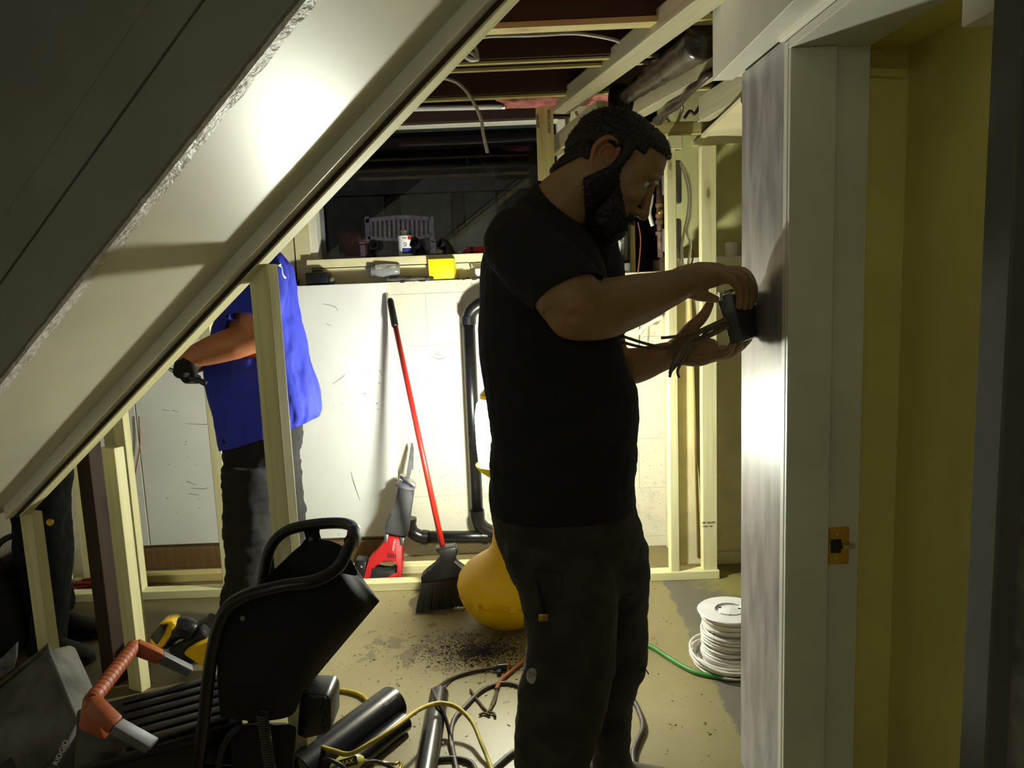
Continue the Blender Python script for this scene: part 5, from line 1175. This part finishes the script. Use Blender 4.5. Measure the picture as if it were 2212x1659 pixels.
cut_end(me, P(1215, 1092, 1.78), (0, 0, -1), .4, lambda p: True)
cut_end(me, P(1222, 440, 1.735), (P(1262, 398, 1.71) - P(1204, 470, 1.74)), .18, lambda p: p.z > 1.42)
shirt = put(me, 't_shirt', TEE, man); md = shirt.modifiers.new('thick', 'SOLIDIFY'); md.thickness = .003; md.offset = 1
# trousers
bm = B(); rowloft(bm, pelvis); rowloft(bm, legN); rowloft(bm, legF)
me = fuse(bm, .006, 4)
crumple(me, .007, 7, (1, 1, .6), 1.7); crumple(me, .004, 16, (.6, .6, 1.5), 5.0)
trou = put(me, 'trousers', JEANB, man)
bm = B(); c = P(1174, 1333, 1.566); obox(bm, c, Vector((.010, 0, 0)), Vector((0, .004, 0)), Vector((0, 0, .008)), .002); sub(bm, 'tool_loop_buckle', BRASS, trou, 40)
bm = B(); tube(bm, [P(1160, 1255, 1.578), P(1168, 1290, 1.572), P(1174, 1330, 1.567)], .004, 8, 3); sub(bm, 'hanging_strap', BLACKF, trou, True)
bm = B(); pxprism(bm, [(1150, 1236), (1215, 1240), (1218, 1330), (1160, 1322)], 1.575, .02, .006); sub(bm, 'side_pocket', JEANB, trou, 40)
bm = B()
for k in range(6): a = P(1370 + k * 4, 1438, 1.86); tube(bm, [a, a + Vector((.004 * (k - 2), -.006, -.012 - .004 * (k % 3)))], .0016, 5)
o = sub(bm, 'frayed_threads', JEANB, trou); o['kind'] = 'stuff'
bm = B(); c = P(1146, 1462, 1.595); ball(bm, c + Vector((.004, .003, 0)), .017, 14, (.8, .35, 1.1)); sub(bm, 'knee_scuff', M('worn_white', (170, 168, 166), .9, .3, 60), trou, True)
def boot(par, ankle, d, L, mat, h=.10, w=.046):
    ankle = Vector(ankle); d = Vector((d[0], d[1], 0)).normalized(); s = Vector((-d.y, d.x, 0)); secs = []
    for t, wd, ht in ((-.32, .55, .75), (-.26, .85, .98), (-.12, .98, 1.05), (.05, .95, 1.0), (.22, .92, .82), (.42, 1.02, .62), (.60, 1.0, .52), (.74, .78, .42), (.80, .4, .25)):
        c = Vector((ankle.x, ankle.y, 0)) + d * L * t; ring_ = []
        for j in range(16):
            q = 2 * math.pi * j / 16; ring_.append(c + s * math.cos(q) * w * wd + Vector((0, 0, .012 + (h * ht) * (.5 + .5 * math.sin(q)))))
        secs.append(ring_)
    bm = B(); rings(bm, secs); b_ = sub(bm, 'boot', mat, par, True); md = b_.modifiers.new('s', 'SUBSURF'); md.levels = 1; md.render_levels = 1
    bm = B(); n = 18; hexa(bm, [Vector((ankle.x, ankle.y, .0)) + d * L * x + s * w * y for x, y in ((-.30, -.9), (.3, -.95), (.66, -1), (.80, -.4), (.80, .4), (.66, 1), (.3, .95), (-.30, .9))], [Vector((ankle.x, ankle.y, .022)) + d * L * x + s * w * y for x, y in ((-.30, -.9), (.3, -.95), (.66, -1), (.80, -.4), (.80, .4), (.66, 1), (.3, .95), (-.30, .9))], .003); sub(bm, 'boot_sole', RUBBER, b_)
p = P(1190, 1790, 1.66); boot(man, (p.x, 1.66, 0), (1, -.15), .22, LEATHER)
p = P(1322, 1680, 1.93); boot(man, (p.x, 1.93, 0), (1, .1), .22, M('grey_boot', (92, 88, 80), .7, .2, 20, .1))

# ----------------------------------------------------------------- the wall box he holds, with its cables
eb = root('electrical_box', P(1585, 690, 1.90), 'grey metal wiring box trailing cut cables, held in the man\'s hands by the wall', 'electrical box')
def E4(z): return [P(1546, 638, z), P(1612, 632, z), P(1629, 728, z), P(1580, 744, z)]
fA, fB = [P(1546, 640, 1.862), P(1583, 636, 1.850), P(1606, 738, 1.850), P(1578, 744, 1.862)], [P(1578, 634, 1.955), P(1628, 630, 1.945), P(1642, 724, 1.945), P(1606, 742, 1.955)]
GAL = M('dull_galvanised', (84, 84, 84), .45, .2, 30, .05, metal=.6)
bm = B(); hexa(bm, fA, fB, .003); sub(bm, 'box_shell', GAL, eb, 40)
for k in range(4):
    a, b_ = P(1550 + k * 7, 638 - k, 1.860 + .018 * k), P(1572 + k * 9, 626 - k, 1.866 + .020 * k); bm = B(); tube(bm, [a, a.lerp(b_, .5) + Vector((0, 0, .004)), b_], .0034, 8); sub(bm, 'wire_end', STEEL if k % 2 else WCABLE, eb, True)
bm = B(); obox(bm, P(1556, 640, 1.85), Vector((.004, 0, 0)), Vector((0, .01, 0)), Vector((0, 0, .01)), .001); sub(bm, 'clamp_tab', STEEL, eb)
random.seed(21); DC = M('dark_sheath', (96, 84, 60), .5, .15, 20)
for pts in ([(1572, 690), (1520, 712), (1480, 745), (1458, 775), (1446, 808)], [(1574, 700), (1530, 715), (1490, 755), (1462, 788), (1446, 806)], [(1572, 694), (1535, 703), (1505, 722), (1480, 768), (1464, 800), (1467, 816)], [(1576, 706), (1535, 722), (1505, 738), (1462, 752), (1440, 764)], [(1570, 686), (1530, 705), (1490, 722), (1450, 728), (1428, 730)], [(1574, 698), (1520, 728), (1470, 748), (1400, 752), (1340, 738)], [(1576, 704), (1530, 728), (1480, 744), (1420, 748), (1340, 725)], [(1572, 700), (1528, 712), (1500, 730), (1472, 770), (1452, 798), (1446, 815)]):
    dd = 1.845 + random.uniform(-.02, .02); bm = B(); tube(bm, [P(x, y, dd + .03 * (i / len(pts)) * (1 if pts[-1][0] < 1360 else -.3)) for i, (x, y) in enumerate(pts)], .0036, 7, 6); sub(bm, 'cable_tail', DC, eb, True)

# ----------------------------------------------------------------- worker in the blue shirt
wk = root('person', (-.93, 2.95, 0), 'worker in a bright blue T-shirt and black trousers behind the stud, facing left', 'person')
D2 = 2.97
t2 = [(545, 545, 600, D2, .07), (575, 515, 620, D2, .14), (620, 500, 632, D2, .17), (680, 482, 640, D2, .17), (740, 462, 655, D2, .17), (800, 447, 672, D2, .175), (850, 455, 688, D2, .18), (890, 468, 690, D2, .18), (930, 480, 660, D2, .175), (950, 482, 645, D2, .17)]
p2 = [(890, 478, 655, D2, .15), (940, 481, 652, D2, .155), (1000, 486, 645, D2, .15), (1040, 486, 646, D2, .14)]
l2a = [(1000, 486, 600, 2.90, .12), (1060, 484, 600, 2.89, .11), (1110, 482, 590, 2.88, .10), (1180, 490, 585, 2.87, .095), (1240, 488, 575, 2.86, .09), (1300, 474, 560, 2.86, .085), (1350, 466, 548, 2.86, .085)]
l2b = [(1000, 555, 645, 3.06, .12), (1060, 560, 655, 3.06, .11), (1110, 560, 660, 3.06, .10), (1180, 565, 652, 3.06, .09), (1250, 568, 645, 3.06, .085), (1310, 572, 645, 3.06, .085)]
H2 = Head(P(548, 470, D2), math.radians(20), math.radians(178), 1.0)
bm = B(); H2.build(bm); chain(bm, pc_([(556, 500, D2, .058), (560, 550, D2, .062), (562, 600, D2, .08)]), 20)
rowloft(bm, t2[:-4], grow=-.02); rowloft(bm, p2, grow=-.015); rowloft(bm, l2a, grow=-.02); rowloft(bm, l2b, grow=-.02)
armA = [(560, 610, 2.80, .06), (556, 670, 2.76, .056), (550, 726, 2.74, .052)]; foreA = [(552, 728, 2.74, .052), (505, 742, 2.72, .056), (460, 756, 2.71, .050), (425, 768, 2.70, .040), (405, 774, 2.70, .034)]
chain(bm, pc_(armA)); chain(bm, pc_(foreA))
chain(bm, pc_([(545, 610, 3.12, .058), (520, 690, 3.14, .05), (490, 740, 3.10, .048)])); chain(bm, pc_([(492, 740, 3.10, .046), (440, 775, 2.95, .042), (408, 790, 2.84, .034)]))
hand(bm, [[(408, 776, 2.70, .034), (396, 790, 2.70, .030), (390, 800, 2.70, .022)]], [[(392 + k * 7, 798 + k, 2.69 + k * .012, .0125), (396 + k * 7, 812 + k * 1.5, 2.685 + k * .012, .0115), (404 + k * 7, 822, 2.70 + k * .012, .0105), (410 + k * 6, 816, 2.715 + k * .01, .009)] for k in range(4)], [(405, 782, 2.68, .017), (414, 796, 2.675, .014), (420, 808, 2.675, .0105)])
me = fuse(bm, .0055, 3); H2.shape(me); src = me.copy(); put(me, 'body', SKIN2, wk)
def kh2(p):
    a, b, s = H2.loc(p)
    if b < -.08: return False
    if a > .05: return b > .075
    return b > .045 if a > -.03 else b > -.03
subset(src, kh2, 'hair', HAIR, wk, lambda p, n: .010 + noise.noise(Vector(p) * 90) * .002, H2); bpy.data.meshes.remove(src)
for s in (-1, 1):
    bm = B(); ball(bm, H2.w(.0885, .011, .030 * s), .0118, 16); sub(bm, 'eye', MATS['eye_white'], wk, True)
bm = B(); rowloft(bm, t2[:-1] + [(948, 482, 640, D2, .172), (962, 484, 636, D2, .17)]); chain(bm, pc_([(562, 588, 2.86, .085), (558, 640, 2.79, .080), (550, 680, 2.758, .082), (546, 722, 2.745, .083)]), 20); chain(bm, pc_([(552, 590, 3.08, .08), (535, 650, 3.13, .078), (520, 700, 3.14, .078)]), 20)
me = fuse(bm, .0065, 3)
# hem rises to the back, folds fall from the shoulder
crumple(me, .012, 8, (1.2, 1.2, .35), 2.2); crumple(me, .006, 18, (1, 1, .5), 6.0)
cut_end(me, P(547, 690, 2.755), (P(545, 720, 2.745) - P(560, 620, 2.80)), .14, lambda p: p.y < 2.81)
cut_end(me, P(566, 938, D2), Vector((.28, 0, -1)), .5, lambda p: True)
from mathutils.bvhtree import BVHTree
bv = BVHTree.FromPolygons([v.co.copy() for v in me.vertices], [tuple(p.vertices) for p in me.polygons])
def onshirt(x, y):
    d = ray(x, y).normalized(); h = bv.ray_cast(CPOS, d); return (h[0] if h[0] else P(x, y, 2.9)) - d * .003
print_pts = [[onshirt(*p) for p in l] for l in ([(602, 574), (606, 577), (608, 584), (609, 591), (612, 597), (616, 600)], [(600, 574), (603, 572), (605, 571)])]
o = put(me, 't_shirt', BLUE, wk); md = o.modifiers.new('thick', 'SOLIDIFY'); md.thickness = .003; md.offset = 1; o['label'] = 'bright blue T-shirt with white back print'
bm = B()
for l in print_pts: tube(bm, l, .0045, 8, 4)
o = sub(bm, 'back_print', WPRINT, wk, True)
bm = B(); rowloft(bm, p2); rowloft(bm, l2a); rowloft(bm, l2b); me = fuse(bm, .007, 3); crumple(me, .010, 8, (1, 1, .7), 4.4); crumple(me, .005, 20, (.5, .5, 1.8), 9.0); put(me, 'trousers', M('black_trousers', (24, 24, 26), .9, .2, 20, .2), wk)
p = P(508, 1345, 2.86); boot(wk, (p.x + .02, 2.86, 0), (-1, -.1), .21, LEATHER); p = P(608, 1310, 3.06); boot(wk, (p.x + .02, 3.06, 0), (-1, .1), .21, LEATHER)
bm = B(); chain(bm, pc_([(412, 780, 2.70, .040), (398, 790, 2.70, .034), (390, 802, 2.70, .026)]), 12)
for k in range(4): chain(bm, pc_([(392 + k * 7, 798 + k, 2.69 + k * .012, .0150), (396 + k * 7, 812 + k * 1.5, 2.685 + k * .012, .0140), (404 + k * 7, 822, 2.70 + k * .012, .0130), (410 + k * 6, 816, 2.715 + k * .01, .011)]), 10, 4)
chain(bm, pc_([(405, 782, 2.68, .020), (414, 796, 2.675, .0165), (420, 808, 2.675, .0130)]), 10, 4)
put(fuse(bm, .004, 2), 'work_glove', BLACKF, wk)
hk = root('pry_tool', P(420, 820, 2.70), 'short black hand tool gripped in the blue-shirted worker\'s glove', 'hand tool')
bm = B(); tube(bm, [P(384, 806, 2.70), P(410, 815, 2.70), P(430, 822, 2.70), P(446, 829, 2.70)], [.011, .012, .010, .011], 12, 3); sub(bm, 'tool_handle', BLACKP, hk, True)
bm = B(); tube(bm, [P(386, 806, 2.70), P(372, 800, 2.70), P(358, 792, 2.70)], [.006, .007, .004], 10, 3); sub(bm, 'tool_blade', STEEL, hk, True)

# ----------------------------------------------------------------- third person, only the legs show under the stairs
w3 = root('person', (-1.72, 2.80, 0), 'person in dark work trousers and black boots behind the far left stud', 'person')
D3 = 2.83
l3a = [(1000, 60, 152, D3, .10), (1060, 66, 142, D3, .10), (1130, 74, 140, D3, .095), (1200, 84, 148, D3, .09), (1280, 84, 146, D3, .085), (1340, 80, 138, D3, .085), (1400, 80, 134, D3, .085)]
l3b = [(1000, 30, 120, 2.98, .10), (1100, 34, 118, 3.0, .09), (1200, 40, 118, 3.0, .085), (1300, 60, 142, 3.02, .08), (1370, 66, 140, 3.02, .08)]
p3 = [(870, 36, 168, 2.90, .14), (940, 30, 166, 2.90, .15), (1010, 36, 158, 2.90, .15)]
t3 = [(430, 90, 130, 2.9, .06), (470, 40, 176, 2.9, .15), (560, 34, 184, 2.9, .17), (700, 34, 184, 2.9, .15), (880, 34, 176, 2.9, .15)]
H3 = Head(P(122, 350, 2.88), math.radians(20), math.radians(10), 1.0)
bm = B(); H3.build(bm); chain(bm, pc_([(112, 390, 2.9, .056), (106, 450, 2.9, .062), (106, 500, 2.9, .08)]), 18)
for rws, g_ in ((t3, -.015), (p3, -.012), (l3a, -.018), (l3b, -.018)): rowloft(bm, rws, grow=g_)
for d in (2.72, 3.08):
    chain(bm, pc_([(108, 490, d, .056), (112, 620, d, .048), (120, 720, d, .044)])); chain(bm, pc_([(120, 722, d, .043), (160, 760, d - .02, .038), (205, 740, d - .02, .030)]))
    hand(bm, [[(205, 740, d - .02, .032), (232, 734, d - .02, .026)]], [[(232, 728 + k * 6, d - .035 + k * .012, .0115), (248, 730 + k * 6, d - .035 + k * .012, .0105), (256, 740 + k * 5, d - .03 + k * .012, .009)] for k in range(4)], [(212, 734, d - .05, .016), (230, 724, d - .055, .012), (242, 722, d - .05, .010)])
me = fuse(bm, .007, 3); H3.shape(me); src = me.copy(); put(me, 'body', SKIN2, w3)
def kh3(p):
    a, b, s = H3.loc(p); return b > (.075 if a > .05 else .045 if a > -.03 else -.03)
subset(src, kh3, 'hair', HAIR, w3, lambda p, n: .009, H3, 1); bpy.data.meshes.remove(src)
bm = B(); rowloft(bm, t3)
for d in (2.72, 3.08): chain(bm, pc_([(108, 490, d, .072), (112, 640, d, .064), (117, 690, d, .060)]), 16)
put(fuse(bm, .009, 3), 'work_shirt', M('dark_shirt', (40, 42, 46), .9, .2, 20, .1), w3)
bm = B(); rowloft(bm, p3); rowloft(bm, l3a); rowloft(bm, l3b); me = fuse(bm, .008, 3); crumple(me, .009, 9, (1, 1, .8), 4.0); tr3 = put(me, 'trousers', NAVY, w3)
bm = B(); c = P(108, 1128, D3 - .102); lathe(bm, [(0, -.002), (.013, -.002), (.012, .003), (0, .004)], c, 18, Vector((0, -1, .1))); sub(bm, 'knee_stud', BRASS, tr3, 40)
p = P(112, 1420, D3); boot(w3, (p.x - .01, D3, 0), (1, -.12), .22, LEATHER); p = P(104, 1380, 3.0); boot(w3, (p.x + .06, 3.03, 0), (1, .1), .21, LEATHER)
